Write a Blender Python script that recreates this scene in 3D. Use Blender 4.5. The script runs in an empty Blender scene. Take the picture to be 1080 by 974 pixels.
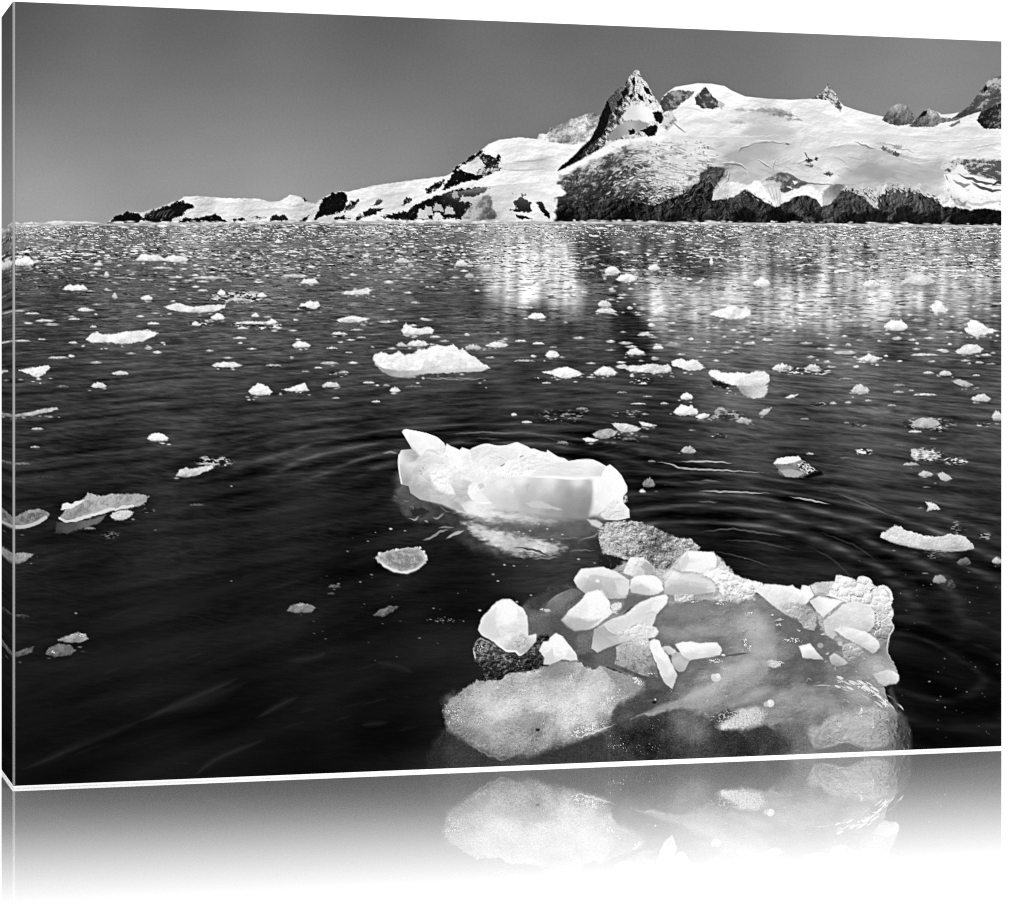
# A stretched canvas print of a black-and-white polar seascape, standing on a
# glossy white table before an even white world background.  The photographed thing is the
# PRINT: its picture is flat ink on cloth, so it is laid as flat ink areas on
# the canvas face (sky, mountains, sea, every ice piece), with procedural tones
# computed below.  Everything else (wrapped edge, table, light, the mirror image
# under the canvas) is real geometry, real material and real light.
import math
import numpy as np

# ------------------------------------------------------------------ raster --
# Ink grid of the canvas face.  PX, PY give for every grid point the place in
# the picture (in units of the printed motif: 14..1056 across).
GW, GH = 1380, 1000
QUAD = ((14.0, 2.0), (1056.0, 44.0), (1056.0, 787.0), (14.0, 829.0))


def motif_grid(gw, gh):
    (x0, yt0), (x1, yt1), _, (_, yb0) = QUAD
    h0, h1 = yb0 - yt0, QUAD[2][1] - yt1
    w = (np.arange(gw) / (gw - 1.0))
    # even steps on the cloth, foreshortened in the motif's own coordinates
    q = w * h0 / ((1 - w) * h1 + w * h0)
    x = x0 + (x1 - x0) * q
    h = h0 + (h1 - h0) * q
    top = yt0 + (yt1 - yt0) * q
    v = (np.arange(gh) / (gh - 1.0))[:, None]
    return np.broadcast_to(x[None, :], (gh, gw)).copy(), top[None, :] + v * h[None, :]


PX, PY = motif_grid(GW, GH)
PX = PX.astype(np.float32)
PY = PY.astype(np.float32)
INK = np.zeros((GH, GW), np.float32)          # tone 0..255
AREA = np.zeros((GH, GW), np.int32)           # which ink area owns the point
AREAS = [("sky", None)]                       # index -> (name, label)

# ------------------------------------------------------------------- noise --


def _hash(ix, iy, seed):
    h = (ix.astype(np.uint32) * np.uint32(374761393) + iy.astype(np.uint32) * np.uint32(668265263)
         + np.uint32((seed * 974634777 + 1013904223) & 0xFFFFFFFF))
    h = (h ^ (h >> np.uint32(13))) * np.uint32(1274126177)
    h = (h ^ (h >> np.uint32(15))) * np.uint32(2246822519)
    return h ^ (h >> np.uint32(16))


def rnd(ix, iy, seed):
    return _hash(ix, iy, seed).astype(np.float32) * np.float32(1 / 4294967296.0)


def noise(x, y, seed=0):
    """gradient noise, about -1..1"""
    fx, fy = np.floor(x), np.floor(y)
    ix, iy = fx.astype(np.int64), fy.astype(np.int64)
    tx, ty = (x - fx).astype(np.float32), (y - fy).astype(np.float32)
    u = tx * tx * tx * (tx * (tx * 6 - 15) + 10)
    v = ty * ty * ty * (ty * (ty * 6 - 15) + 10)

    def g(dx, dy):
        a = rnd(ix + dx, iy + dy, seed) * np.float32(2 * math.pi)
        return np.cos(a) * (tx - dx) + np.sin(a) * (ty - dy)
    a, b, c, d = g(0, 0), g(1, 0), g(0, 1), g(1, 1)
    return (a + (b - a) * u + (c - a) * v + (a - b - c + d) * u * v) * np.float32(1.5)


def fbm(x, y, octaves=4, seed=0, gain=0.5, ridged=False):
    s, amp, f, tot = 0.0, 1.0, 1.0, 0.0
    for k in range(octaves):
        n = noise(x * f + 17.3 * k, y * f - 9.1 * k, seed + 31 * k)
        if ridged:
            n = 1 - 2 * np.abs(n)
        s = s + n * amp
        tot += amp
        amp *= gain
        f *= 2.03
    return s / tot


def worley(x, y, seed=0):
    """distance to nearest and second feature point, and the cell's random number"""
    fx, fy = np.floor(x).astype(np.int64), np.floor(y).astype(np.int64)
    f1 = np.full(x.shape, 9.0, np.float32)
    f2 = f1.copy()
    cid = np.zeros(x.shape, np.float32)
    for dx in (-1, 0, 1):
        for dy in (-1, 0, 1):
            cx, cy = fx + dx, fy + dy
            d = np.hypot(cx + rnd(cx, cy, seed) - x, cy + rnd(cx, cy, seed + 7) - y).astype(np.float32)
            near = d < f1
            f2 = np.where(near, f1, np.minimum(f2, d))
            cid = np.where(near, rnd(cx, cy, seed + 13), cid)
            f1 = np.where(near, d, f1)
    return f1, f2, cid


def sstep(a, b, x):
    t = np.clip((x - a) / (b - a), 0, 1)
    return t * t * (3 - 2 * t)


def blend(x, y, pts, soft=5.0, power=1.6):
    """smooth tone through control points (x, y, tone)"""
    num = np.zeros(x.shape, np.float32)
    den = np.zeros(x.shape, np.float32)
    for px, py, v in pts:
        w = 1.0 / ((x - px) ** 2 + (y - py) ** 2 + soft * soft) ** power
        num += w * v
        den += w
    return num / den

# ------------------------------------------------------------------ shapes --


def smooth_pts(pts, n=4):
    p = np.array(pts, float)
    out = []
    m = len(p)
    for i in range(m):
        a, b, c, d = p[i - 1], p[i], p[(i + 1) % m], p[(i + 2) % m]
        for k in range(n):
            t = k / n
            out.append(0.5 * (2 * b + (c - a) * t + (2 * a - 5 * b + 4 * c - d) * t * t + (3 * b - 3 * c + d - a) * t ** 3))
    return out


def window(x0, y0, x1, y1):
    xs = PX[0]
    c0, c1 = np.searchsorted(xs, x0), np.searchsorted(xs, x1)
    c0, c1 = max(0, c0 - 1), min(GW, c1 + 1)
    if c1 <= c0:
        return None
    ya = PY[:, c0:c1]
    rows = np.where((ya.max(1) >= y0) & (ya.min(1) <= y1))[0]
    if not len(rows):
        return None
    return slice(rows[0], rows[-1] + 1), slice(c0, c1)


def sdf(x, y, pts):
    d = np.full(x.shape, 1e9, np.float32)
    inside = np.zeros(x.shape, bool)
    n = len(pts)
    for i in range(n):
        ax, ay = pts[i]
        bx, by = pts[(i + 1) % n]
        ex, ey = bx - ax, by - ay
        L = ex * ex + ey * ey
        if L < 1e-9:
            continue
        t = np.clip(((x - ax) * ex + (y - ay) * ey) / L, 0, 1)
        d = np.minimum(d, (x - ax - t * ex) ** 2 + (y - ay - t * ey) ** 2)
        if ay != by:
            cross = ((ay > y) != (by > y)) & (x < (bx - ax) * (y - ay) / (by - ay) + ax)
            inside ^= cross
    d = np.sqrt(d)
    return np.where(inside, -d, d)


def area(name, label=None):
    AREAS.append((name, label))
    return len(AREAS) - 1


_seed = [100]


def paint(pts, tone, edge=1.1, rough=0.0, rscale=5.0, curve=0, own=None, alpha=1.0, tex=0.0, tscale=9.0,
          grain=0.0, gscale=1.25, relief=0.0, rel_scale=6.0, rim=0.0, rim_w=1.5, crumb=0.0, cscale=5.0,
          stretch=1.0, lit=(-0.6, -1.0), mottle=0.0, mscale=6.0, lo=18.0, hi=240.0, slant=0.0, facet=0.0, fscale=10.0):
    """lay one ink area: outline, tone (number, control points or function) and its texture"""
    _seed[0] += 17
    sd = _seed[0]
    if curve:
        pts = smooth_pts(pts, curve)
    p = np.array(pts)
    pad = (edge if not callable(edge) else 8) + rough * 1.5 + 3
    w = window(p[:, 0].min() - pad, p[:, 1].min() - pad, p[:, 0].max() + pad, p[:, 1].max() + pad)
    if w is None:
        return
    x, y = PX[w], PY[w]
    d = sdf(x, y, [tuple(q) for q in pts])
    if rough:
        d = d + rough * (fbm(x / rscale, y / rscale * stretch, 3, sd))
    e = edge(x, y) if callable(edge) else edge
    m = np.clip(0.5 - d / e, 0, 1)
    m = np.where(np.asarray(e) > 2, m * m * (3 - 2 * m), m)
    if callable(tone):
        t = tone(x, y, d)
    elif isinstance(tone, (int, float)):
        t = np.full(x.shape, float(tone), np.float32)
    else:
        t = blend(x, y, tone)
    if mottle:
        xs, ys = x - slant * y, y + slant * 0.3 * x
        n = fbm(xs / mscale, ys / mscale * stretch, 4, sd + 21, 0.6)
        f = np.clip((t - lo) / (hi - lo), 0.02, 0.98)
        t = t * (1 - mottle) + mottle * (lo + (hi - lo) / (1 + np.exp(-(n + 0.62 * (2 * f - 1)) * 14)))
    if tex:
        t = t + tex * fbm(x / tscale, y / tscale * stretch, 4, sd + 3)
    if relief:
        h = lambda a, b: fbm(a / rel_scale, b / rel_scale * stretch, 4, sd + 5)
        t = t + relief * (h(x + lit[0], y + lit[1]) - h(x, y)) * rel_scale * 0.5
    if crumb:
        def bumps(px, py):
            jx = px + 2.2 * noise(px / 7, py / 7, sd) + 0.8 * noise(px / 2.5, py / 2.5, sd + 1)
            jy = py + 2.2 * noise(px / 7, py / 7, sd + 2) + 0.8 * noise(px / 2.5, py / 2.5, sd + 4)
            f1, _, cid = worley(jx / cscale, jy / cscale * 1.2, sd + 9)
            g1, _, _ = worley(jx / cscale * 2.1, jy / cscale * 2.3, sd + 19)
            return (1 - f1 * f1) * (0.5 + cid) + 0.35 * (1 - g1 * g1)
        t = t + crumb * 1.5 * (bumps(x, y) - bumps(x - 0.7, y - 1.1)) * cscale * 0.4
    if facet:
        jx, jy = x + 1.2 * noise(x / 5, y / 5, sd + 33), y + 1.2 * noise(x / 5, y / 5, sd + 34)
        f1, f2, cid = worley((jx + 0.35 * jy) / fscale, (jy - 0.3 * jx) / fscale, sd + 30)
        g1, g2, gid = worley((jx - 0.5 * jy) / fscale * 2.3, (jy + 0.2 * jx) / fscale * 2.3, sd + 31)
        k = np.clip((f2 - f1) * fscale / 1.5, 0, 1)
        kk = np.clip((g2 - g1) * fscale / 3, 0, 1)
        t = t + facet * ((cid - 0.55) * 2 * k + 0.45 * (gid - 0.5) * 2 * kk + 0.5 * (1 - k) - 0.3 * (f1 - 0.5))
    if grain:
        g = noise(x / gscale, y / gscale, sd + 11) + 0.6 * noise(x / (gscale * 2.1), y / (gscale * 2.1), sd + 12)
        t = t + grain * g + grain * 1.5 * np.clip(g - 0.75, 0, 1)
    if rim:
        t = t + rim * np.exp(-np.abs(d) / rim_w)
    m0 = m
    m = m * (alpha(x, y) if callable(alpha) else alpha)
    INK[w] = INK[w] * (1 - m) + np.clip(t, 0, 255) * m
    if own is not None:
        AREA[w] = np.where(m0 > 0.5, own, AREA[w])


def line(pts, tone, width=1.0, alpha=1.0, wob=0.0, taper=True):
    """a thin stroke of ink"""
    _seed[0] += 5
    p = np.array(smooth_pts_open(pts, 5))
    w = window(p[:, 0].min() - 5, p[:, 1].min() - 5, p[:, 0].max() + 5, p[:, 1].max() + 5)
    if w is None:
        return
    x, y = PX[w], PY[w]
    if wob:
        y = y + wob * noise(x / 7, y / 7, _seed[0])
    d = np.full(x.shape, 1e9, np.float32)
    tt = np.zeros(x.shape, np.float32)
    n = len(p) - 1
    for i in range(n):
        ax, ay = p[i]
        ex, ey = p[i + 1] - p[i]
        L = ex * ex + ey * ey + 1e-9
        t = np.clip(((x - ax) * ex + (y - ay) * ey) / L, 0, 1)
        q = np.hypot(x - ax - t * ex, y - ay - t * ey)
        near = q < d
        tt = np.where(near, (i + t) / n, tt)
        d = np.minimum(d, q)
    ww = width * (np.sin(np.pi * np.clip(tt, 0.02, 0.98)) ** 0.6 if taper else 1.0)
    m = np.clip((ww - d) / 0.9 + 0.35, 0, 1) * alpha * np.clip(ww / max(width, 0.1) + 0.2, 0, 1)
    INK[w] = INK[w] * (1 - m) + tone * m


def smooth_pts_open(pts, n):
    p = np.array(pts, float)
    if len(p) < 3:
        return [tuple(q) for q in p]
    e = np.vstack([2 * p[0] - p[1], p, 2 * p[-1] - p[-2]])
    out = []
    for i in range(1, len(e) - 2):
        a, b, c, d = e[i - 1], e[i], e[i + 1], e[i + 2]
        for k in range(n):
            t = k / n
            out.append(0.5 * (2 * b + (c - a) * t + (2 * a - 5 * b + 4 * c - d) * t * t + (3 * b - 3 * c + d - a) * t ** 3))
    out.append(p[-1])
    return out


def sparkle(cx, cy, w, h, n, tone=245, size=1.2, ang=0.0, seed=1):
    """glinting (or dark) grains, densest in the middle of an oval patch"""
    R = 1.3 * max(w, h) + 3
    k = window(cx - R, cy - R, cx + R, cy + R)
    if k is None:
        return
    x, y = PX[k], PY[k]
    ca, sa = math.cos(ang), math.sin(ang)
    u, v = ((x - cx) * ca + (y - cy) * sa) / w, (-(x - cx) * sa + (y - cy) * ca) / h
    q = np.exp(-1.6 * (u * u + v * v)) * sstep(1.3, 0.7, np.maximum(np.abs(u), np.abs(v)))
    dens = min(1.0, n * size * size * 3.4 / (math.pi * w * h))
    sc = 0.75 + 0.75 * size
    g = noise(x / sc, y / (sc * 0.85), seed + 4000) + 0.55 * noise(x / (sc * 2.3), y / (sc * 2.0), seed + 4001) + 0.35 * noise(x / (sc * 6), y / (sc * 6), seed + 4002)
    thr = 0.86 - 0.95 * np.clip(dens * 1.5 * q, 0, 1) ** 0.7
    m = np.clip((g - thr) * 2.4, 0, 1) * np.clip(q * 3, 0, 1) * 0.92
    INK[k] = INK[k] * (1 - m) + min(tone, 254) * m


def spot(cx, cy, r, tone, alpha=1.0, asp=1.0):
    w = window(cx - r * asp - 2, cy - r - 2, cx + r * asp + 2, cy + r + 2)
    if w is None:
        return
    x, y = PX[w], PY[w]
    d = np.hypot((x - cx) / asp, y - cy) - r
    m = np.clip(0.6 - d, 0, 1) * alpha
    INK[w] = INK[w] * (1 - m) + min(255, tone) * m


def flecks(region, n, ang, length, tone, seed, dark=0, width=0.9, jitter=0.35, bend=0.2, alpha=0.8):
    """many short torn strokes inside a region: (tone at place) lit edge, dark cleft under it"""
    r = np.random.RandomState(seed)
    p = np.array(region)
    lo, hi = p.min(0), p.max(0)
    k = 0
    for _ in range(n * 8):
        x, y = r.uniform(lo[0], hi[0]), r.uniform(lo[1], hi[1])
        if sdf(np.float32([x]), np.float32([y]), region)[0] > 0:
            continue
        a = (ang(x, y) if callable(ang) else ang) + r.normal(0, jitter)
        L = r.uniform(0.35, 1) * length
        dx, dy = math.cos(a) * L, math.sin(a) * L
        b = r.uniform(-bend, bend) * L
        q = [(x - dx / 2, y - dy / 2), (x - dy * 0.0 + b * math.sin(a), y - b * math.cos(a)), (x + dx / 2, y + dy / 2)]
        w_ = width * r.uniform(0.5, 1.3)
        t = tone(x, y) if callable(tone) else tone
        if dark:
            line([(u + 0.4, v + w_ + 0.5) for u, v in q], dark, w_ * 0.9, alpha * 0.8)
        line(q, np.clip(t * r.uniform(0.8, 1.15), 0, 252), w_, alpha * r.uniform(0.6, 1))
        k += 1
        if k >= n:
            break


def fold(pts, depth, tone, alpha=0.7, wob=1.0):
    """a crest in the snow: crisp upper edge, shade dying away below it"""
    _seed[0] += 7
    p = np.array(smooth_pts_open(pts, 6))
    w = window(p[:, 0].min(), p[:, 1].min() - 4, p[:, 0].max(), p[:, 1].max() + depth * 4)
    if w is None:
        return
    x, y = PX[w], PY[w]
    o = np.argsort(p[:, 0])
    yl = np.interp(x, p[o, 0], p[o, 1]) + wob * fbm(x / 14, y / 30, 3, _seed[0])
    u = (x - p[:, 0].min()) / (p[:, 0].max() - p[:, 0].min())
    taper = np.clip(np.sin(np.pi * np.clip(u, 0, 1)), 0, 1) ** 0.6
    d = y - yl
    m = np.where(d > 0, np.exp(-d / (depth * (0.4 + 0.6 * taper))), np.exp(d / 0.5)) * alpha * taper
    m = m * (0.85 + 0.3 * fbm(x / 9, y / 3, 3, _seed[0] + 1))
    INK[w] = INK[w] * (1 - m) + tone * m


def billow(pts, amp, scale, seed, edge=8.0, lit=(-0.8, -1.2), crease=0.0):
    """rounded melt lumps: modelling of light over a stretch of ice"""
    p = np.array(pts)
    w = window(p[:, 0].min(), p[:, 1].min(), p[:, 0].max(), p[:, 1].max())
    if w is None:
        return
    x, y = PX[w], PY[w]
    m = np.clip(0.5 - (sdf(x, y, pts) + edge * 0.5) / edge, 0, 1)

    def h(a, b):
        jx, jy = a + scale * 0.25 * noise(a / scale, b / scale, seed + 5), b + scale * 0.25 * noise(a / scale, b / scale, seed + 6)
        return np.abs(noise(jx / scale, jy / scale * 1.3, seed)) + 0.45 * np.abs(noise(jx / scale * 2.2, jy / scale * 2.7, seed + 1)) + 0.2 * np.abs(noise(jx / scale * 5, jy / scale * 6, seed + 2))
    h0 = h(x, y)
    d = np.clip((h0 - h(x + lit[0], y + lit[1])) * scale * 0.35, -1, 1)
    INK[w] = np.clip(INK[w] + m * (amp * d - crease * np.exp(-h0 * 9)), 0, 255)

# --------------------------------------------------------------------- sky --
def shore(x):
    return 236.2 - 3.6 * np.sin(np.clip((x - 14) / 1042.0, 0, 1) * math.pi) + 1.6 * (x - 14) / 1042.0


SKY = [(14, 2, 57), (40, 40, 101), (17, 60, 83), (60, 100, 125), (25, 160, 147), (60, 225, 175), (200, 15, 78), (200, 60, 102), (200, 120, 128), (200, 190, 160),
       (400, 20, 76), (400, 70, 102), (400, 130, 128), (400, 185, 152), (600, 30, 86), (600, 70, 112), (580, 110, 126),
       (750, 40, 96), (750, 75, 120), (900, 45, 110), (900, 95, 140), (1050, 48, 116), (1040, 70, 134), (980, 90, 142), (14, 230, 173), (300, 220, 168)]
INK[:] = blend(PX, PY, SKY, soft=70, power=1.6)
INK += 2.2 * noise(PX / 1.6, PY / 1.6, 3) + 1.6 * noise(PX / 3.1, PY / 3.1, 4) + 1.5 * noise(PX / 60, PY / 25, 5)

# --------------------------------------------------------------- mountains --
A_FAR = area("distant_shore", "low white strip of ice on the horizon at the left")
A_LEFT = area("snowy_headland", "low snowy headland with dark rocks at its foot")
A_MID = area("snowy_slope", "white snow slope with dark cliffs left of the pointed peak")
A_BACK = area("distant_peak", "pale hazy peak behind the left snow slope")
A_ICE = area("glacier", "broad white glacier with a dark broken ice cliff along the water")
A_PEAK = area("pointed_peak", "steep pointed rock peak with a black left face")
A_KNOB = area("rock_knob", "grey rounded rock knobs on the right skyline")

paint([(14, 238), (14, 234), (22, 236), (34, 234.5), (44, 236), (52, 234), (60, 233), (80, 234), (92, 233.5), (104, 236), (112, 238)], 222, edge=1.2, rough=1.0, rscale=4, own=A_FAR, tex=22, tscale=6)

# low headland
paint([(112, 237), (122, 228), (134, 223.6), (148, 224.4), (168, 219), (178, 215), (190, 211), (193, 208), (208, 207), (234, 209),
       (274, 210), (286, 213.6), (296, 212), (306, 205.6), (318, 208), (324, 213), (334, 216), (350, 218), (350, 238), (112, 239)],
      [(200, 210, 232), (215, 215, 200), (240, 214, 246), (280, 222, 236), (300, 212, 240), (260, 225, 212), (180, 225, 190), (320, 222, 200), (230, 232, 225)], own=A_LEFT, rough=0.8, relief=14, rel_scale=10, stretch=1.6, tex=8, tscale=4)
ROCK = dict(edge=1.2, rough=2.6, rscale=4.0, grain=9, mottle=0.75, mscale=5, lo=14, hi=225, slant=-0.5)
for pts, t in (([(112, 237), (122, 228), (134, 223.6), (147, 226), (150, 230), (144, 236.5)], 30),
               ([(148, 232), (158, 223), (172, 219), (182, 216), (182, 234), (162, 235.5)], 42),
               ([(180, 217), (190, 211.5), (203, 216), (204, 220), (194, 223), (192, 229), (181, 230)], 34),
               ([(187, 235), (196, 230), (206, 231), (222, 227), (226, 225), (234, 230), (240, 235)], 30),
               ([(246, 231.5), (258, 230), (259, 233), (247, 234)], 46), ([(284, 233), (288, 227), (302, 227.5), (304, 233)], 36),
               ([(314, 234), (322, 229), (334, 224), (336, 233)], 60), ([(318, 208), (324, 211), (324, 213.5), (319, 211)], 50),
               ([(262, 229), (272, 228), (280, 230), (270, 232)], 130)):
    paint(pts, t, **ROCK)
for a in range(9):
    line([(150 + a * 3.4, 232 - a % 3), (152 + a * 3.6, 226 - a % 4), (157 + a * 3.5, 222 - a % 2)], 150, 0.5, 0.5)

# middle slope, back peak
paint([(566, 148), (569, 141), (577, 142), (580, 135), (590, 132), (602, 126), (610, 124), (617, 121), (625, 119), (634, 123), (633, 136), (622, 150), (604, 158), (580, 152)],
      [(585, 140, 165), (600, 140, 185), (600, 146, 140), (615, 135, 220), (625, 124, 150), (622, 132, 165), (570, 146, 225), (590, 134, 150), (610, 145, 190)],
      own=A_BACK, rough=1.2, rscale=4, relief=34, rel_scale=9, mottle=0.35, mscale=9, lo=110, hi=235, slant=0.6, tex=10, tscale=5)
line([(617, 121), (619, 128), (623, 133)], 240, 0.8, 0.7)
paint([(320, 239), (332, 215.6), (336, 212), (350, 204), (360, 202), (367, 202.4), (394, 196), (430, 191), (470, 186), (476, 183), (480, 177), (488, 172),
       (508, 158), (515, 152.4), (526, 148), (548, 145), (566, 147), (580, 150), (604, 153), (618, 150), (600, 170), (640, 190), (640, 240)],
      [(350, 225, 200), (380, 210, 238), (410, 205, 222), (440, 200, 236), (460, 193, 244), (420, 220, 215), (390, 228, 240), (520, 158, 246), (550, 152, 235), (560, 160, 250),
       (540, 168, 235), (570, 172, 205), (590, 163, 240), (500, 165, 200), (490, 180, 225), (520, 195, 246), (560, 190, 245), (580, 200, 246), (540, 215, 215), (520, 212, 205), (560, 215, 250), (590, 205, 242), (510, 225, 160), (575, 225, 225)],
      own=A_MID, rough=0.7, relief=10, rel_scale=12, stretch=1.5, tex=9, tscale=6)
for pts, t in (([(330, 234), (338, 217), (340, 211), (350, 204), (360, 202.5), (366, 205), (366, 214), (362, 223), (350, 226), (336, 230)], 22),
               ([(362, 222), (370, 213), (378, 211), (374, 219), (364, 224)], 70), ([(392, 218), (399, 210), (404, 211), (400, 216)], 60),
               ([(382, 224), (392, 220), (405, 220), (396, 226), (384, 229)], 36), ([(352, 230), (362, 228), (369, 231), (354, 232)], 60), ([(372, 232), (380, 226), (384, 230), (376, 233)], 90),
               ([(424, 217), (429, 208), (434, 210), (432, 214)], 50), ([(448, 200), (462, 192), (470, 189), (466, 197), (452, 205)], 75),
               ([(402, 229), (422, 224), (430, 223), (438, 216), (454, 209), (482, 200), (510, 197.4), (517, 199), (502, 207), (490, 210), (498, 216), (486, 231), (428, 232.5), (406, 231)], 42),
               ([(466, 200), (476, 185), (481, 179), (492, 181), (502, 185), (510, 180), (511, 188), (486, 193), (468, 201)], 28),
               ([(476, 183), (480, 177), (488, 171.5), (508, 158.5), (511, 160), (500, 168), (488, 174), (481, 181)], 34),
               ([(504, 165), (510, 162), (518, 164), (526, 170), (524, 180), (512, 186), (506, 186), (512, 175)], 78),
               ([(522, 166), (527, 163), (528, 171), (524, 171)], 30), ([(500, 186), (508, 176), (520, 175), (530, 178), (518, 184)], 110),
               ([(537, 222), (545, 220), (542, 212), (549, 208), (560, 214), (560, 224), (546, 224)], 22), ([(565, 212), (572, 214), (580, 228), (579, 232), (570, 222)], 22),
               ([(542, 226), (552, 228), (560, 231), (548, 231.5)], 26), ([(540, 204), (546, 206), (542, 207)], 60), ([(549, 203), (555, 206), (551, 208)], 60)):
    paint(pts, t, **ROCK)
paint([(488, 231), (502, 214), (516, 205), (519, 218), (522, 231)], [(500, 225, 170), (514, 212, 120), (518, 228, 90)], edge=3, rough=2.4, rscale=6, curve=3, grain=8, mottle=0.3, mscale=6, lo=50, hi=220)
for p in ((452, 222, 5, 5, 190), (462, 219, 6, 4, 175), (474, 222, 6, 4, 185), (480, 205, 4, 4, 150), (446, 226, 7, 5, 205), (462, 228, 6, 4, 215), (492, 210, 8, 3, 190)):
    paint([(p[0] - p[2], p[1] + p[3]), (p[0] - p[2] * .6, p[1] - p[3]), (p[0] + p[2] * .5, p[1] - p[3] * .7), (p[0] + p[2], p[1] + p[3])], p[4], rough=2, rscale=3, grain=8)
line([(540, 171), (560, 170), (580, 167.5)], 150, 1.0, 0.8)
line([(528, 179), (550, 180), (575, 178)], 170, 1.0, 0.6)

for pts, dp, tn, al in (([(522, 174), (555, 170), (592, 163)], 5, 196, .7), ([(462, 206), (520, 197), (588, 191)], 7, 206, .6), ([(360, 222), (400, 208), (444, 200)], 5, 206, .6), ([(520, 160), (550, 154), (575, 156)], 5, 220, .6), ([(530, 208), (550, 200), (584, 206)], 9, 216, .6), ([(222, 216), (262, 213), (300, 213)], 5, 212, .6), ([(250, 224), (290, 220), (318, 224)], 4, 205, .6)):
    fold(pts, dp * 1.3, tn - 10, min(1, al + 0.15))

# the big glacier
TOP = [(606, 181), (626, 162), (640, 140), (694, 112), (700, 101), (706, 96), (712, 92), (724, 90), (736, 88), (750, 88.5), (764, 91), (772, 96), (786, 102), (810, 104.4), (834, 105.6), (857, 104.4),
       (864, 100), (871, 94), (873.6, 90), (876, 94), (881, 99), (884, 106), (890, 112), (902, 116), (916, 120), (930, 123), (944, 127), (960, 128), (990, 124), (1010, 119), (1056, 112), (1056, 240), (600, 235)]
GL = [(720, 100, 244), (745, 95, 250), (775, 103, 250), (720, 125, 246), (700, 135, 248), (740, 130, 252), (780, 128, 236), (800, 140, 208), (770, 142, 236), (830, 115, 244), (850, 125, 238), (815, 122, 216),
      (880, 125, 250), (900, 130, 250), (870, 140, 236), (950, 142, 244), (1000, 135, 238), (1040, 145, 240), (720, 148, 240), (690, 143, 250), (650, 155, 224), (620, 172, 215), (660, 148, 232),
      (760, 158, 205), (790, 158, 206), (770, 170, 190), (800, 175, 200), (830, 158, 214), (860, 155, 224), (900, 150, 240), (920, 182, 172), (950, 188, 182), (905, 186, 196), (985, 182, 186), (880, 190, 244), (875, 172, 232),
      (940, 165, 220), (970, 160, 238), (1010, 155, 240), (1050, 160, 240), (840, 190, 216), (820, 185, 205), (810, 205, 222), (850, 200, 226), (780, 195, 200), (760, 205, 220), (900, 194, 214), (950, 192, 234), (985, 192, 210), (1000, 200, 240), (1040, 205, 240)]
GL = [(x, y, v - (8 if y > 112 else 2)) for x, y, v in GL]
paint(TOP, GL, own=A_ICE, relief=8, rel_scale=18, stretch=1.7, tex=7, tscale=14, edge=1.0)
# soft bowls and folds of the snow
for q in ((925, 185, 34, 10, 158, 14), (970, 186, 24, 8, 178, 11), (900, 192, 22, 6, 190, 9), (792, 161, 28, 7, 182, 9), (810, 141, 28, 7, 190, 9), (770, 170, 22, 6, 172, 8), (800, 178, 20, 5, 196, 6),
          (840, 160, 18, 4, 214, 6), (850, 196, 16, 4, 214, 6), (770, 146, 26, 3, 222, 5), (900, 143, 24, 3, 226, 5), (1000, 158, 30, 3, 226, 5), (776, 128, 14, 4, 226, 5), (1035, 152, 20, 3, 215, 4), (880, 158, 26, 3, 214, 5), (985, 203, 10, 5, 205, 5)):
    paint([(q[0] - q[2], q[1] + 1), (q[0] - q[2] * .4, q[1] - q[3]), (q[0] + q[2] * .5, q[1] - q[3] * .8), (q[0] + q[2], q[1]), (q[0] + q[2] * .4, q[1] + q[3]), (q[0] - q[2] * .5, q[1] + q[3] * .8)], q[4], edge=q[5], curve=3, rough=2, rscale=9, alpha=0.95, tex=6, tscale=9)
flecks([(720, 115), (800, 118), (900, 125), (1040, 140), (1040, 165), (900, 160), (780, 155), (730, 145)], 40, lambda x, y: 0.12, 34, 222, 51, 0, 1.6, 0.12, 0.12, 0.35)
flecks([(780, 165), (860, 170), (900, 165), (990, 175), (985, 198), (900, 192), (820, 190), (775, 185)], 45, lambda x, y: 0.25, 26, 184, 52, 0, 1.6, 0.2, 0.15, 0.45)
for pts, dp, tn, al in (([(700, 143), (760, 145), (830, 143)], 4, 200, .6), ([(752, 172), (775, 160), (800, 151), (838, 150)], 9, 176, .7), ([(858, 160), (900, 153), (940, 162), (1000, 173)], 13, 182, .6), ([(850, 138), (900, 142), (1056, 146)], 4, 220, .6), ([(776, 123), (805, 117), (838, 127)], 6, 196, .7),
                        ([(880, 196), (930, 190), (990, 199)], 5, 184, .7), ([(716, 132), (745, 125), (770, 136)], 7, 222, .7), ([(840, 112), (862, 118), (886, 126)], 5, 220, .7), ([(896, 124), (925, 132), (960, 138)], 4, 222, .6), ([(990, 140), (1020, 134), (1056, 140)], 5, 214, .6), ([(1000, 158), (1030, 155), (1056, 159)], 5, 210, .6),
                        ([(812, 186), (838, 192), (866, 195)], 6, 176, .6), ([(768, 186), (790, 182), (806, 188)], 8, 190, .6), ([(770, 200), (784, 194), (800, 204)], 6, 206, .5)):
    fold(pts, dp * 1.4, tn - 12, min(1, al + 0.2))
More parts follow.
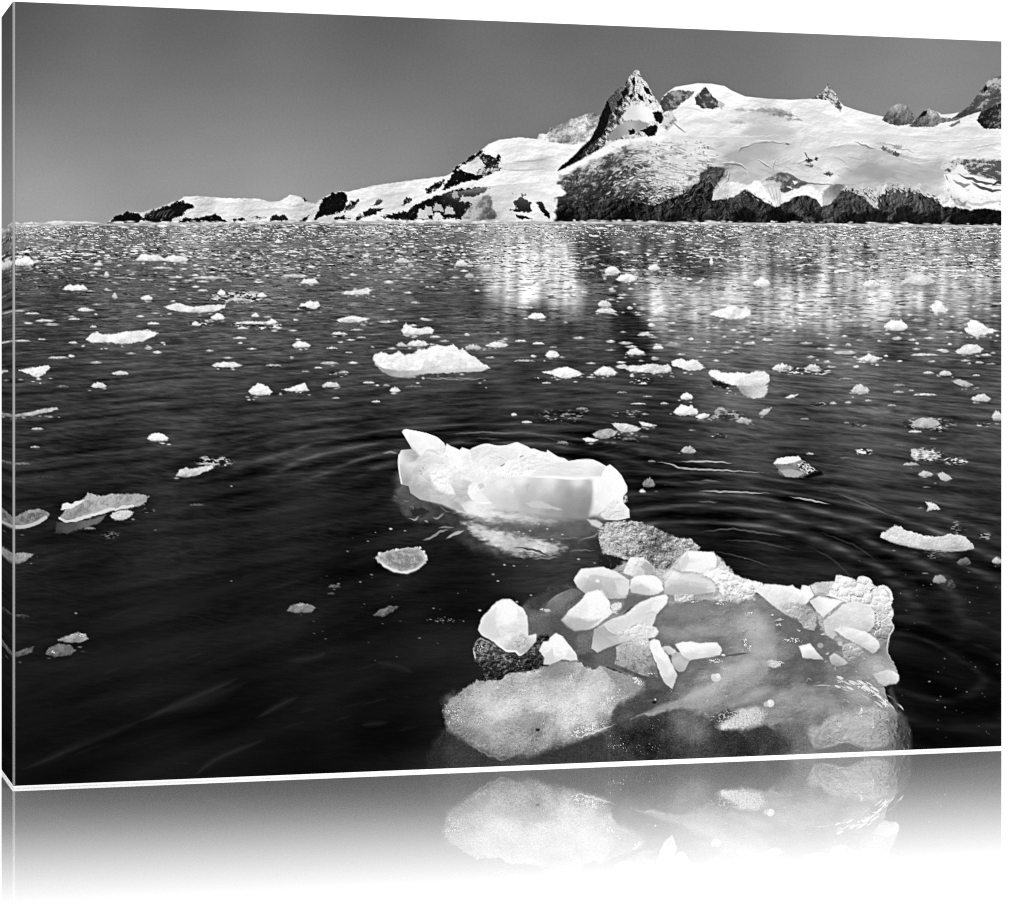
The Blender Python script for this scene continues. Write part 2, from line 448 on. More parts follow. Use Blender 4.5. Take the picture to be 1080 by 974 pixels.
# rocks of the dome
paint([(694, 111), (700, 102), (706, 97), (714, 95), (732, 97), (729, 102), (718, 110), (709, 118), (702, 118), (697, 122)], [(700, 108, 88), (715, 99, 120), (712, 112, 110)], rough=1.8, rscale=4, grain=9, mottle=0.45, mscale=8, lo=40, hi=200, tex=20, tscale=5, slant=0.6)
paint([(733, 103), (740, 95), (744, 92), (748, 98), (757, 107), (761, 112), (752, 115.5), (740, 114), (734, 110)], [(738, 104, 78), (748, 106, 110), (752, 113, 90)], rough=1.8, rscale=4, grain=8, mottle=0.5, mscale=6, lo=40, hi=200, slant=0.5)
paint([(757, 106), (764, 110), (762, 116), (757, 113)], 190, rough=1.5, grain=20)
# horn
paint([(856, 104.5), (864, 100), (870, 94), (873.6, 89), (876, 94), (881, 98), (884, 105), (888, 113), (886, 118), (880, 112), (873, 106), (864, 105)],
      [(864, 102, 110), (872, 98, 150), (876, 104, 170), (886, 114, 120)], rough=1.4, rscale=2.6, grain=16, own=A_KNOB, mottle=0.5, mscale=4, lo=60, hi=230, slant=0.7, relief=30, rel_scale=4)
for q in ((812, 117, 22, 3, 150), (826, 121, 14, 2, 120), (780, 116, 6, 2, 165), (778, 129, 8, 2, 170), (836, 126, 9, 1.4, 150), (800, 128, 14, 3, 196)):
    paint([(q[0] - q[2], q[1]), (q[0] - q[2] * .3, q[1] - q[3]), (q[0] + q[2] * .6, q[1] - q[3] * .4), (q[0] + q[2], q[1] + q[3] * .8), (q[0], q[1] + q[3])], q[4], edge=3.0, rough=2.5, rscale=5, tex=25, tscale=4, alpha=0.8)
# knobs on the right skyline
paint([(930, 127), (936, 117), (942, 112), (948, 109), (956, 112), (966, 123), (962, 131), (948, 133), (938, 131)], [(945, 113, 165), (940, 126, 92), (955, 122, 120), (950, 130, 80)], own=A_KNOB, rough=1.2, rscale=3, grain=12, tex=22, tscale=5, relief=20, rel_scale=7, mottle=0.12, mscale=5, lo=50, hi=190, lit=(-1.2, -0.6))
paint([(958, 134), (965, 127), (972, 119), (980, 115), (987, 118), (990, 123), (1004, 125), (1024, 120), (1010, 127), (992, 130), (985, 134)], [(968, 130, 80), (975, 125, 110), (983, 118, 190), (986, 128, 120), (1010, 124, 120)], own=A_KNOB, rough=1.2, rscale=3, grain=12, tex=22, tscale=5, relief=20, rel_scale=7, mottle=0.12, mscale=5, lo=50, hi=190, lit=(-1.2, -0.6))
paint([(969, 124), (974, 117), (979, 116), (976, 122)], 28, rough=1)
paint([(988, 118), (993, 121), (1010, 120), (1000, 124), (992, 124)], 225, edge=1.4)
paint([(1004, 125), (1022, 112), (1030, 101), (1037, 91), (1044, 84), (1058, 79), (1058, 108), (1034, 118), (1014, 124)], [(1046, 88, 150), (1040, 100, 112), (1050, 100, 100), (1030, 112, 100), (1015, 122, 86), (1052, 84, 140)], own=A_KNOB, rough=1.0, rscale=5, grain=12, mottle=0.5, mscale=7, lo=45, hi=215, slant=-0.6)
paint([(1036, 95), (1040, 90), (1041, 95), (1038, 98)], 26, rough=1)
paint([(1030, 127), (1034, 119), (1044, 113), (1058, 108), (1058, 136), (1038, 136), (1033, 131)], [(1040, 122, 52), (1050, 128, 84), (1036, 132, 40)], own=A_KNOB, rough=1.4, rscale=3.5, grain=14, mottle=0.5, mscale=5, lo=15, hi=170, slant=-0.6)
paint([(1000, 133), (1012, 127), (1012, 130), (1004, 134)], 120, rough=1)

# pointed peak
PK = [(590, 177), (606, 164), (622, 148), (630, 134), (633, 124), (640, 107), (649, 96), (658, 90), (664, 81), (668, 76), (671, 73.6), (674, 75), (676, 81), (684, 91), (688, 100), (695, 109), (699, 118), (701, 127), (697, 133), (690, 143), (670, 146), (650, 148), (625, 162), (606, 173), (588, 181)]
paint(PK, [(600, 172, 30), (625, 150, 60), (636, 130, 60), (645, 122, 86), (650, 105, 78), (652, 120, 100), (660, 95, 95), (668, 80, 150), (672, 88, 190), (680, 98, 175), (665, 105, 150), (676, 112, 205), (690, 115, 215), (664, 118, 190), (680, 122, 225),
           (670, 130, 168), (655, 128, 150), (645, 140, 135), (660, 140, 160), (640, 150, 165), (680, 138, 190), (694, 125, 190)],
      own=A_PEAK, rough=1.3, rscale=5, grain=12, mottle=0.55, mscale=5, lo=25, hi=240, slant=0.5, relief=25, rel_scale=6, lit=(-1.2, -0.8))
paint([(588, 181), (604, 166), (622, 148), (630, 134), (633, 124), (640, 107), (644, 106), (645, 116), (641, 130), (635, 143), (622, 153), (608, 166), (598, 176)], 20, rough=1.6, rscale=5, grain=10, own=A_PEAK)
paint([(641, 106), (650, 96), (658, 90), (662, 96), (656, 104), (650, 112), (645, 118)], [(650, 100, 70), (656, 96, 110)], rough=2, rscale=3, grain=30, edge=2)
paint([(659, 119), (664, 113), (672, 111), (684, 113), (694, 121), (692, 128), (680, 129), (664, 127), (657, 128)], [(664, 118, 215), (680, 118, 246), (690, 124, 250), (670, 126, 220)], edge=2.2, rough=1)
paint([(640, 146), (650, 134), (660, 128), (674, 127), (685, 131), (676, 139), (660, 143), (646, 149)], [(650, 140, 140), (665, 132, 180), (675, 132, 150), (660, 140, 165)], edge=2, rough=1.2, grain=5)
for pts in ([(688, 119), (694, 117), (699, 121), (700, 127), (696, 131), (691, 127)], [(684, 134), (692, 131.5), (694, 136), (690, 143), (684, 145), (679, 140), (675, 138)], [(662, 138), (670, 136), (669, 142), (664, 142)],
            [(666, 86), (669, 80), (671, 90), (668, 96)], [(678, 89), (684, 94), (687, 101), (681, 99)], [(655, 98), (661, 91), (663, 99), (657, 104)], [(672, 99), (678, 102), (679, 107), (674, 105)],
            [(650, 108), (656, 103), (657, 110), (652, 113)], [(662, 101), (668, 98), (666, 106)], [(634, 139), (640, 137), (638, 143)], [(648, 118), (652, 114), (650, 122)], [(683, 104), (689, 107), (686, 110)]):
    paint(pts, 24, rough=1.8, rscale=3, grain=12)
for pts in ([(668, 78), (671, 84), (670, 96), (674, 108)], [(673, 82), (679, 96), (686, 108)], [(661, 104), (666, 110), (663, 116)], [(676, 96), (684, 103), (693, 114)]):
    line(pts, 235, 0.9, 0.75, wob=1.5)
paint([(700, 120), (708, 116), (714, 128), (704, 138), (698, 134)], [(704, 125, 190), (708, 132, 150)], edge=2.5, alpha=0.8, grain=6, mottle=0.4, mscale=5)
line([(706, 126), (716, 135), (724, 141)], 150, 1.0, 0.8)
paint([(588, 182), (625, 162), (650, 149), (672, 146), (692, 144), (680, 150), (650, 158), (620, 172), (596, 184)], 238, edge=2.5, rough=1.2)


FALL = [(584, 236), (586, 214), (594, 206), (590, 196), (592, 186), (606, 178), (626, 170), (650, 160), (680, 150), (705, 147), (735, 146), (752, 150), (756, 163), (768, 176), (764, 186), (740, 206), (735, 238)]
MEAN = [(600, 190, 120), (604, 205, 84), (600, 220, 50), (625, 176, 165), (640, 180, 92), (655, 168, 130), (640, 200, 66), (660, 195, 110), (660, 185, 120), (680, 160, 190), (700, 155, 214), (730, 152, 214), (745, 160, 222), (720, 168, 205), (700, 175, 190),
        (690, 190, 185), (715, 190, 206), (730, 185, 200), (690, 205, 120), (705, 212, 140), (675, 215, 66), (630, 222, 30), (660, 228, 20), (700, 228, 22), (745, 185, 110), (750, 200, 56), (735, 215, 36), (740, 172, 214)]
paint(FALL, MEAN, edge=lambda x, y: 5 + 12 * sstep(650, 720, x), rough=9, rscale=14, own=A_ICE, mottle=0.42, mscale=12, lo=20, hi=240, stretch=1.5, slant=-0.5, tex=26, tscale=6, grain=7)
dirn = lambda x, y: -0.75 + 0.95 * float(sstep(640, 700, np.float32(x)))
mval = lambda x, y: float(blend(np.float32([x]), np.float32([y]), MEAN, soft=6)[0])
LOWF = [(594, 206), (592, 188), (626, 172), (660, 162), (690, 170), (690, 200), (668, 214), (640, 212), (610, 216)]
flecks(LOWF, 150, dirn, 9, lambda x, y: mval(x, y) * 0.45, 21, 0, 1.3, 0.4)
flecks(LOWF, 120, dirn, 5, lambda x, y: 100 + 0.7 * mval(x, y), 22, 30, 0.6, 0.5, 0.1, 0.75)
flecks([(640, 180), (690, 176), (690, 205), (660, 214), (640, 205)], 60, dirn, 7, 225, 28, 36, 0.8, 0.4, 0.1)
HIF = [(650, 162), (690, 150), (735, 148), (754, 160), (756, 174), (738, 184), (734, 196), (715, 208), (690, 212), (670, 200), (680, 180)]
flecks(HIF, 60, lambda x, y: 0.16, 17, lambda x, y: mval(x, y) * 0.62, 23, 0, 0.9, 0.12, 0.08, 0.6)
flecks(HIF, 70, lambda x, y: 0.12, 15, 236, 24, 120, 0.8, 0.12, 0.08, 0.6)
flecks(HIF, 90, lambda x, y: 0.3, 4, lambda x, y: mval(x, y) * 0.5, 27, 0, 0.8, 0.6, 0.1, 0.7)
flecks([(676, 196), (700, 196), (722, 204), (712, 216), (690, 218), (672, 212)], 60, lambda x, y: 0.5, 6, 225, 25, 20, 0.8, 0.5)
flecks([(600, 216), (640, 212), (660, 214), (650, 226), (610, 228)], 40, -0.9, 5, 100, 26, 0, 0.7, 0.4)
# dark ice cliff along the water
CL = [(586, 238), (589, 230), (587, 224), (595, 217), (606, 220), (622, 214), (640, 216), (655, 210), (672, 214), (690, 217), (702, 212), (718, 206), (728, 199), (737, 192), (739, 183), (750, 176), (764, 177), (762, 186), (754, 197), (751, 211), (774, 208), (786, 200), (802, 210), (818, 219), (828, 214), (838, 208), (850, 206), (862, 210), (866, 218),
      (876, 215), (884, 202), (898, 198), (910, 200), (916, 208), (924, 218), (927, 208), (934, 198), (946, 194), (962, 200), (978, 206), (988, 210), (994, 218), (1008, 219), (1022, 222), (1038, 220), (1058, 223), (1058, 240)]
paint(CL, [(590, 228, 26), (620, 222, 40), (650, 218, 34), (660, 230, 18), (700, 222, 40), (720, 212, 30), (740, 190, 60), (750, 186, 75), (735, 205, 26), (755, 222, 44), (780, 215, 66), (800, 222, 52), (780, 230, 26), (840, 220, 66), (830, 230, 24), (855, 225, 50), (870, 228, 74), (900, 215, 66), (890, 230, 40), (930, 220, 66), (950, 208, 84), (960, 222, 66), (970, 212, 78), (1000, 228, 40), (1040, 230, 22), (1050, 228, 26), (985, 222, 60)],
      edge=1.5, rough=1.8, rscale=5, tex=20, tscale=9, facet=9, fscale=11, relief=14, rel_scale=7, grain=5, own=A_ICE, lit=(-1.2, -0.5), stretch=0.8)
CLB = [(590, 222), (660, 214), (700, 213), (738, 190), (752, 185), (752, 212), (788, 204), (818, 219), (850, 208), (866, 218), (888, 202), (924, 219), (946, 198), (990, 212), (1056, 224), (1056, 236), (590, 232)]
flecks(CLB, 45, 1.1, 6, 100, 31, 18, 0.7, 0.8, 0.1, 0.7)
flecks(CLB, 45, 0.9, 8, 14, 32, 0, 1.6, 0.7, 0.1, 0.7)
billow([(584, 214), (660, 206), (740, 180), (770, 178), (770, 205), (860, 200), (900, 194), (1000, 205), (1058, 220), (1058, 240), (584, 238)], 22, 13, 35, 2, (-1.2, -0.5), 14)
flecks([(738, 186), (752, 180), (750, 205), (724, 216), (706, 220)], 40, -0.8, 7, 120, 33, 10, 0.8, 0.3)
for pts in ([(773, 236), (776, 224), (784, 219), (796, 224), (800, 232), (790, 237)], [(806, 238), (810, 224), (822, 221), (834, 224), (846, 230), (844, 238)], [(890, 237), (896, 224), (908, 226), (922, 221), (936, 226), (940, 237)],
            [(938, 238), (944, 222), (954, 217), (964, 222), (974, 228), (990, 222), (994, 238)], [(999, 238), (1006, 222), (1022, 221), (1030, 238)], [(1024, 238), (1030, 221), (1058, 222), (1058, 239)], [(586, 235), (590, 224), (604, 226), (606, 234)], [(640, 235), (652, 222), (668, 224), (672, 236)], [(696, 236), (716, 224), (724, 236)], [(858, 237), (858, 222), (866, 222), (868, 236)]):
    paint(pts, 12, edge=4.0, rough=5.0, rscale=6, grain=6, tex=10, tscale=5, alpha=0.72)
# white lobes and blue-ice folds over the cliff
paint([(752, 211), (758, 200), (772, 192), (788, 195), (800, 190), (806, 198), (818, 217), (812, 216), (800, 208), (786, 199.5), (774, 207)], [(760, 205, 200), (780, 197, 235), (795, 200, 246), (810, 210, 246)], edge=2, rough=2.2, rscale=6, curve=3, tex=14, tscale=5, relief=14, rel_scale=7)
for k in range(8):
    line([(806 + k * 2.2, 194 + (k % 2)), (811 + k * 1.6, 206), (816 + k * 0.8, 217)], 190 if k % 2 else 242, 0.7, 0.5)
paint([(824, 205), (838, 200), (852, 196), (862, 200), (868, 208), (867, 217), (862, 212), (850, 206), (838, 208), (828, 213)], [(830, 206, 236), (845, 202, 246), (864, 210, 240)], edge=2, rough=2, rscale=6, curve=3, tex=10, tscale=5, relief=14, rel_scale=7)
paint([(806, 190), (818, 184), (830, 183), (842, 190), (852, 194), (838, 200), (828, 204), (823, 200), (822, 192)], [(812, 187, 150), (826, 190, 110), (838, 196, 120), (830, 200, 90)], edge=2.4, rough=2.6, rscale=5, curve=3, grain=8, mottle=0.35, mscale=6, lo=40, hi=220)
paint([(836, 191), (841, 192), (838, 195)], 240, rough=1)
paint([(829, 196), (834, 197), (836, 200), (830, 198)], 225, rough=1)
line([(802, 192), (820, 184), (830, 183.5), (845, 191), (860, 194), (878, 195), (905, 195)], 108, 1.0, 0.8, wob=1.2)
paint([(868, 205), (876, 196), (890, 195), (884, 206), (876, 215), (868, 217)], [(872, 202, 160), (880, 200, 110), (872, 213, 190)], edge=3, rough=2, curve=3, tex=24, tscale=4)
for cx in range(896, 990, 6):
    paint([(cx - 3, 195 + (cx * 7 % 5)), (cx + 2, 193 + (cx % 4)), (cx + 4, 197 + (cx * 3 % 6)), (cx, 201 + (cx * 5 % 7))], 175 + (cx * 13 % 60), rough=2.4, rscale=3, edge=1.4, alpha=0.8)
paint([(898, 197), (904, 195), (912, 204), (920, 212), (926, 220), (921, 219), (910, 208)], 190, rough=1.8, rscale=3, grain=20, edge=1.6)
line([(960, 201), (972, 204), (982, 207), (990, 214)], 205, 1.3, 0.8, wob=2)
line([(868, 196), (890, 193), (915, 196), (940, 192), (965, 196), (990, 200)], 190, 1.5, 0.7, wob=2)
flecks([(884, 199), (915, 198), (930, 204), (946, 193), (990, 205), (990, 213), (960, 203), (945, 199), (926, 214), (905, 206)], 70, 0.9, 6, 225, 41, 40, 0.9, 0.5)
flecks([(752, 210), (776, 203), (790, 198), (818, 216), (800, 212)], 20, 0.9, 5, 210, 42, 50, 0.8, 0.5)
# right side banks
paint([(992, 178), (996, 170), (1010, 168), (1058, 169), (1058, 192), (1040, 188), (1022, 184), (1004, 180)], [(1000, 173, 190), (1015, 172, 140), (1040, 174, 130), (1030, 184, 120), (1052, 186, 110)], edge=1.8, rough=1.8, rscale=5, grain=12, mottle=0.6, mscale=7, lo=60, hi=225, stretch=1.6)
paint([(1004, 183), (1008, 177), (1012, 173), (1018, 178), (1022, 184)], 232, edge=2, rough=2, rscale=4, curve=2)
paint([(996, 184), (1008, 184), (1030, 192), (1058, 202), (1058, 222), (1038, 219), (1020, 220), (1008, 216), (998, 204)], [(1004, 190, 230), (1015, 205, 246), (1040, 212, 225), (1030, 200, 240), (1050, 206, 230), (1010, 214, 160)], edge=2, rough=1.5, mottle=0.45, mscale=9, lo=90, hi=255, stretch=1.5, slant=-0.9, grain=8)
for pts, t in (([(1010, 184), (1030, 191), (1058, 197)], 70), ([(1024, 193), (1040, 200), (1058, 201.5)], 60), ([(1004, 190), (1016, 196), (1024, 194)], 130), ([(1016, 212), (1034, 216), (1058, 210)], 190), ([(1046, 196), (1052, 193), (1058, 194)], 40)):
    line(pts, t, 1.6, 0.85, wob=1.5)
# crevasse lines
for pts, t, w_ in (([(900, 150), (912, 154), (924, 158)], 70, 1.1), ([(870, 158), (884, 155), (892, 152)], 130, 0.8), ([(778, 163), (782, 157), (796, 152)], 90, 1.2), ([(790, 150), (810, 150.5), (835, 152)], 110, 1.1), ([(828, 150), (833, 153)], 60, 1.3), ([(798, 169), (806, 173), (815, 180)], 90, 1.1),
                  ([(818, 168), (816, 175), (815, 183)], 110, 1.0), ([(828, 171), (837, 168)], 150, 0.8), ([(848, 160), (852, 166)], 50, 1.3), ([(760, 174), (775, 173), (788, 179)], 70, 1.6), ([(838, 174), (850, 170), (862, 169)], 110, 0.9), ([(786, 180), (790, 190)], 150, 0.9),
                  ([(770, 178), (768, 190), (764, 195)], 80, 1.0), ([(924, 156), (938, 152), (950, 157), (968, 162)], 120, 1.0), ([(960, 148), (1000, 150), (1056, 147)], 175, 0.9), ([(1022, 157), (1040, 154), (1056, 152)], 150, 0.9), ([(720, 145), (760, 146), (830, 144)], 190, 1.0), ([(850, 136), (880, 139), (868, 137)], 200, 0.8),
                  ([(1026, 159), (1040, 158)], 170, 0.8), ([(940, 165), (968, 173), (992, 170)], 175, 0.9), ([(1000, 192), (997, 185)], 90, 1.2)):
    line([(a, b - 1.3) for a, b in pts], 246, w_ * 0.8, 0.5, wob=1.2)
    line(pts, t + 20, w_ * 0.8, 0.6, wob=1.6)
for q in ((853, 170, 4, 3, 70), (861, 168, 2.2, 2, 60), (874, 184, 5, 2.5, 85), (854, 175, 5, 1.6, 110), (945, 163, 5, 3.5, 90), (938, 160, 4, 2.5, 130), (946, 156, 6, 3, 165), (932, 157, 4, 2.5, 110), (930, 152, 8, 2, 190), (948, 160, 3, 2, 230), (1000, 180, 3, 2, 90)):
    paint([(q[0] - q[2], q[1]), (q[0] - q[2] * .2, q[1] - q[3]), (q[0] + q[2], q[1] - q[3] * .3), (q[0] + q[2] * .3, q[1] + q[3])], q[4], rough=2, rscale=2.5, edge=1.4, grain=14)

# ------------------------------------------------------------------- water --
A_SEA = area("sea", "dark rippled sea, almost black near the bottom of the picture")
A_BRASH = area("brash_ice", "countless small crumbs of ice strewn over the far water")
ys = shore(PX)
T = PY - ys                                   # below the shore line
sea = sstep(-0.2, 0.9, T)
tt = np.maximum(T, 0.5)

BASE = [(30, 240, 168), (200, 240, 160), (400, 240, 150), (600, 240, 150), (800, 240, 140), (1000, 240, 140),
        (30, 262, 118), (150, 262, 118), (300, 262, 116), (420, 262, 108), (700, 262, 110), (900, 262, 140), (1030, 262, 130),
        (30, 290, 82), (150, 290, 92), (300, 285, 116), (420, 285, 112), (480, 300, 84), (60, 320, 66), (200, 325, 84), (330, 320, 88), (450, 325, 74),
        (60, 360, 58), (200, 360, 72), (330, 360, 72), (450, 345, 62), (500, 320, 66), (60, 420, 46), (200, 410, 54), (330, 410, 54), (450, 410, 46),
        (560, 255, 190), (535, 270, 180), (560, 270, 216), (545, 290, 205), (575, 292, 232), (550, 312, 205), (595, 300, 216), (590, 275, 210), (560, 330, 66), (560, 350, 60), (600, 350, 58),
        (628, 260, 84), (625, 285, 76), (640, 320, 74), (660, 345, 46), (670, 370, 42), (690, 300, 140), (680, 280, 110), (720, 280, 90), (742, 288, 84),
        (700, 325, 180), (665, 300, 100), (740, 318, 200), (790, 305, 214), (770, 345, 120), (720, 350, 100), (840, 318, 222), (900, 310, 216), (880, 330, 190), (810, 350, 110), (830, 290, 110), (850, 298, 150), (870, 285, 160), (960, 290, 180), (960, 310, 200), (1030, 300, 186), (1010, 320, 160), (1040, 330, 90), (960, 340, 92), (900, 350, 92),
        (850, 370, 66), (700, 380, 56), (780, 372, 76), (950, 370, 66), (1040, 370, 60), (600, 390, 50), (560, 400, 46), (700, 410, 50), (850, 410, 62), (1000, 410, 62),
        (100, 470, 33), (250, 460, 36), (400, 450, 32), (500, 430, 38), (600, 440, 40), (700, 450, 40), (850, 450, 54), (1000, 460, 56), (500, 455, 20), (620, 470, 18), (680, 500, 20),
        (100, 530, 25), (250, 530, 24), (380, 520, 22), (720, 520, 26), (850, 520, 34), (980, 520, 46), (1040, 540, 42), (80, 600, 24), (250, 600, 22), (380, 600, 14), (760, 570, 16), (850, 560, 22), (930, 600, 24), (1030, 610, 26),
        (80, 680, 22), (250, 680, 22), (400, 680, 17), (480, 620, 12), (980, 680, 12), (1030, 700, 14), (80, 760, 16), (250, 760, 15), (400, 760, 11), (1000, 760, 9), (60, 820, 13), (300, 810, 11)]
base = blend(PX, PY, BASE, soft=9, power=1.5)
# the slope's bright image and the dark image of the peak, torn sideways by the ripples
jit = 9 * noise(PX / 60, PY / 1.7, 73) + 5 * noise(PX / 25, PY / 1.1, 74)


def column(x0, x1, y0, y1, sx=7.0, sy=9.0, lean=0.0):
    xx = PX + jit - lean * (PY - y0)
    return sstep(x0 - sx, x0 + sx, xx) * sstep(x1 + sx, x1 - sx, xx) * sstep(y0 - sy, y0 + sy, PY + jit * 0.3) * sstep(y1 + sy, y1 - sy, PY + jit * 0.3)


for x0, x1, y0, y1, tone_, al, ln in ((516, 602, 262, 318, 214, 0.75, 0.0), (530, 596, 244, 262, 180, 0.5, 0), (606, 640, 246, 300, 62, 0.7, 0.05), (630, 668, 262, 292, 60, 0.5, 0), (640, 676, 322, 400, 30, 0.75, 0.25), (676, 780, 292, 336, 190, 0.55, 0), (780, 930, 290, 344, 208, 0.6, 0), (930, 1052, 286, 330, 196, 0.5, 0),
                                  (690, 740, 262, 292, 74, 0.6, 0), (822, 862, 276, 296, 84, 0.6, 0), (690, 860, 340, 378, 130, 0.35, 0), (470, 500, 244, 292, 92, 0.5, 0)):
    m_ = column(x0, x1, y0, y1, lean=ln) * al
    base = base * (1 - m_) + tone_ * m_
# long reflections of slope and rock: upright columns broken by the ripples
colw = noise(PX / 9, PY / 70, 71) + 0.6 * noise(PX / 21, PY / 90, 72)
base = base * (1 + 0.30 * colw * sstep(6, 20, T) * sstep(150, 90, T) * sstep(480, 540, PX))

# ripples on the plane of the water, fading out where they get finer than the grain
V = 900.0 / (tt + 7)
U = (PX - 540.0) / (tt + 7)
foot = 900.0 / (tt + 7) ** 2                 # water per printed step


def ripple(theta, size, seed, octaves=4, stretch=3.2):
    ca, sa = math.cos(theta), math.sin(theta)
    wu = U + 0.10 * noise(U * 1.3, V * 1.3, seed + 50)
    wv = V + 0.10 * noise(U * 1.3, V * 1.3, seed + 51)
    a, b = (wu * ca + wv * sa) / (size * stretch), (-wu * sa + wv * ca) / size
    s, amp, f = 0.0, 1.0, 1.0
    for k in range(octaves):
        keep = np.clip(1.25 - foot * f / size * 0.9, 0, 1)
        s = s + amp * keep * noise(a * f, b * f, seed + k)
        amp *= 0.62
        f *= 1.9
    return s


left = sstep(760, 420, PX)
rl = ripple(0.42, 0.16, 201)
rr = ripple(-0.38, 0.12, 231)
rip = rl * left + rr * (1 - left)
swell = ripple(0.95, 0.42, 261, 2, 4.0)
amp = np.interp(tt, [0, 20, 60, 110, 180, 260, 330, 420, 600], [0, 6, 15, 20, 23, 18, 12, 8, 5]).astype(np.float32)
amp = amp * (1 + 0.5 * sstep(500, 800, PX) * sstep(200, 320, T))
wat = base + amp * rip + 13 * swell * sstep(330, 520, T) * left * sstep(-0.2, 0.6, swell)
# fine wind dashes, a few dots high
d1 = noise(PX / 16 + 0.02 * PY, (PY + 0.07 * (540 - PX) * left - 0.10 * (PX - 800) * (1 - left)) / 2.3, 301)
d2 = noise(PX / 30, (PY + 0.07 * (540 - PX) * left - 0.10 * (PX - 800) * (1 - left)) / 3.6, 302)
wat = wat + (d1 * 8 + d2 * 9) * np.interp(tt, [0, 60, 120, 300, 420, 600], [0.5, 1.2, 1.2, 0.55, 0.2, 0.1])
slope_ = PY + 0.09 * (540 - PX) * left - 0.13 * (PX - 800) * (1 - left) + 2.5 * noise(PX / 50, PY / 14, 304)
d3 = (1 - 2.4 * np.abs(noise(PX / 24 + 0.03 * PY, slope_ / 4.2, 305))) + 0.6 * (1 - 2.4 * np.abs(noise(PX / 13, slope_ / 2.6, 306)))
wat = wat + d3 * (1.5 + 0.14 * base) * np.interp(tt, [60, 130, 200, 320, 400, 520], [0.0, 0.9, 1.25, 1.1, 0.7, 0.3]) * (0.6 + 0.5 * noise(PX / 90, PY / 22, 307))
wat = wat + 7 * noise(PX / 70, PY / 9, 303) * sstep(40, 90, T) * sstep(330, 200, T)


def rings(cx, cy, lam, seed, r0, r1, sharp=2.2):
    """circling wavelets sent out by a rocking piece of ice"""
    t0 = cy - float(shore(np.float32(cx)))
    cu, cv = (cx - 540.0) / (t0 + 7), 900.0 / (t0 + 7)
    r = np.hypot(U - cu, V - cv) + 0.03 * noise(U * 4, V * 4, seed) + 0.015 * noise(U * 11, V * 11, seed + 1)
    s = np.sin(2 * math.pi * r / lam + 1.2 * noise(U * 1.5, V * 1.5, seed + 2))
    e = sstep(r0 * 0.8, r0, r) * sstep(r1, r0 * 1.1, r) * np.clip(1.3 - foot / lam * 2.6, 0, 1)
    brk = np.clip(0.35 + 1.1 * noise(PX / 40, PY / 6, seed + 3) + 0.5, 0, 1.3)
    return e * brk * (np.clip(s, 0, 1) ** sharp * 1.3 - 0.5 * np.clip(-s, 0, 1))


up = sstep(560, 500, PY)
wat = wat + 30 * rings(515, 525, 0.17, 401, 0.35, 1.9) * sstep(520, 480, PY) * sstep(760, 600, PX)
wat = wat + 34 * rings(770, 610, 0.135, 411, 0.42, 1.5) * sstep(620, 700, PX) * sstep(700, 560, PY)
wat = wat + 11 * rings(960, 700, 0.10, 421, 0.12, 0.5) * sstep(925, 950, PX)
wat = np.maximum(wat, 5 + 2 * noise(PX / 3, PY / 2, 77))

# brash: crumbs of ice and black gaps, thinning out towards us
def dashes(sx, sy, seed):
    wx = PX + 2.0 * noise(PX / 9, PY / 3, seed + 9)
    return (noise(wx / sx, PY / sy, seed) + 0.7 * noise(wx / (sx * 0.45), PY / (sy * 0.75), seed + 1) + 0.6 * noise(PX / (sx * 2.6), PY / (sy * 1.9), seed + 2)) / 1.3


k1, k2 = sstep(10, 34, T), sstep(40, 95, T)


def layered(seed):
    return (dashes(4.6, 0.95, seed) * (1 - k1) + dashes(8.5, 1.45, seed + 20) * k1) * (1 - k2) + dashes(16, 2.0, seed + 40) * k2


eW, eD = layered(501), layered(701)
patch = noise(PX / 120, PY / 16, 511) + 0.6 * noise(PX / 45, PY / 9, 512)
rightw = sstep(480, 640, PX)
wp = np.interp(tt, [0, 4, 14, 36, 60, 90, 130, 190], [0.4, 0.75, 0.95, 0.85, 0.42, 0.16, 0.05, 0.0]) * (1 + 0.4 * patch)
wn = np.interp(tt, [0, 4, 14, 36, 60, 90, 130, 180], [0.2, 0.5, 0.75, 0.85, 0.7, 0.5, 0.25, 0.0]) * (1 + 0.35 * patch)
calm = sstep(-0.75, 0.35, noise(PX / 190, PY / 13, 521) + 0.6 * noise(PX / 70, PY / 6, 522) + 0.9 * sstep(26, 4, T))
wp, wn = wp * (0.25 + 0.75 * calm), wn * (0.35 + 0.65 * calm)
pos = sstep(0.22, 0.50, eW + 0.16 * patch) * np.clip(wp, 0, 1)
neg = sstep(0.10, 0.42, eD - 0.12 * patch) * np.clip(wn, 0, 1)
wat = wat + (np.maximum(18, wat * 0.25) - wat) * neg * 0.85
wat = wat + (np.minimum(246, 150 + wat * 0.7) - wat) * pos * 0.9
wat = wat + (12 * eW + 12 * dashes(11, 1.2, 801)) * np.interp(tt, [0, 40, 120, 200], [1.0, 1.3, 0.9, 0.0]) * (0.4 + wat / 160)
wat = wat + (noise(PX / 1.5, PY / 1.1, 515) * 15 + 8 * noise(PX / 2.6, PY / 1.3, 516)) * np.interp(tt, [0, 30, 80, 150, 300], [1.0, 0.9, 0.45, 0.22, 0.1])
wat = np.where(T < 3.2, wat * 0.4 + 0.6 * (190 + 40 * noise(PX / 8, PY / 1.2, 517)), wat)
wat = np.clip(wat, 4, 252) + 1.6 * noise(PX / 1.4, PY / 1.4, 518)
INK[:] = INK * (1 - sea) + wat * sea
AREA[:] = np.where(sea > 0.5, A_SEA, AREA)

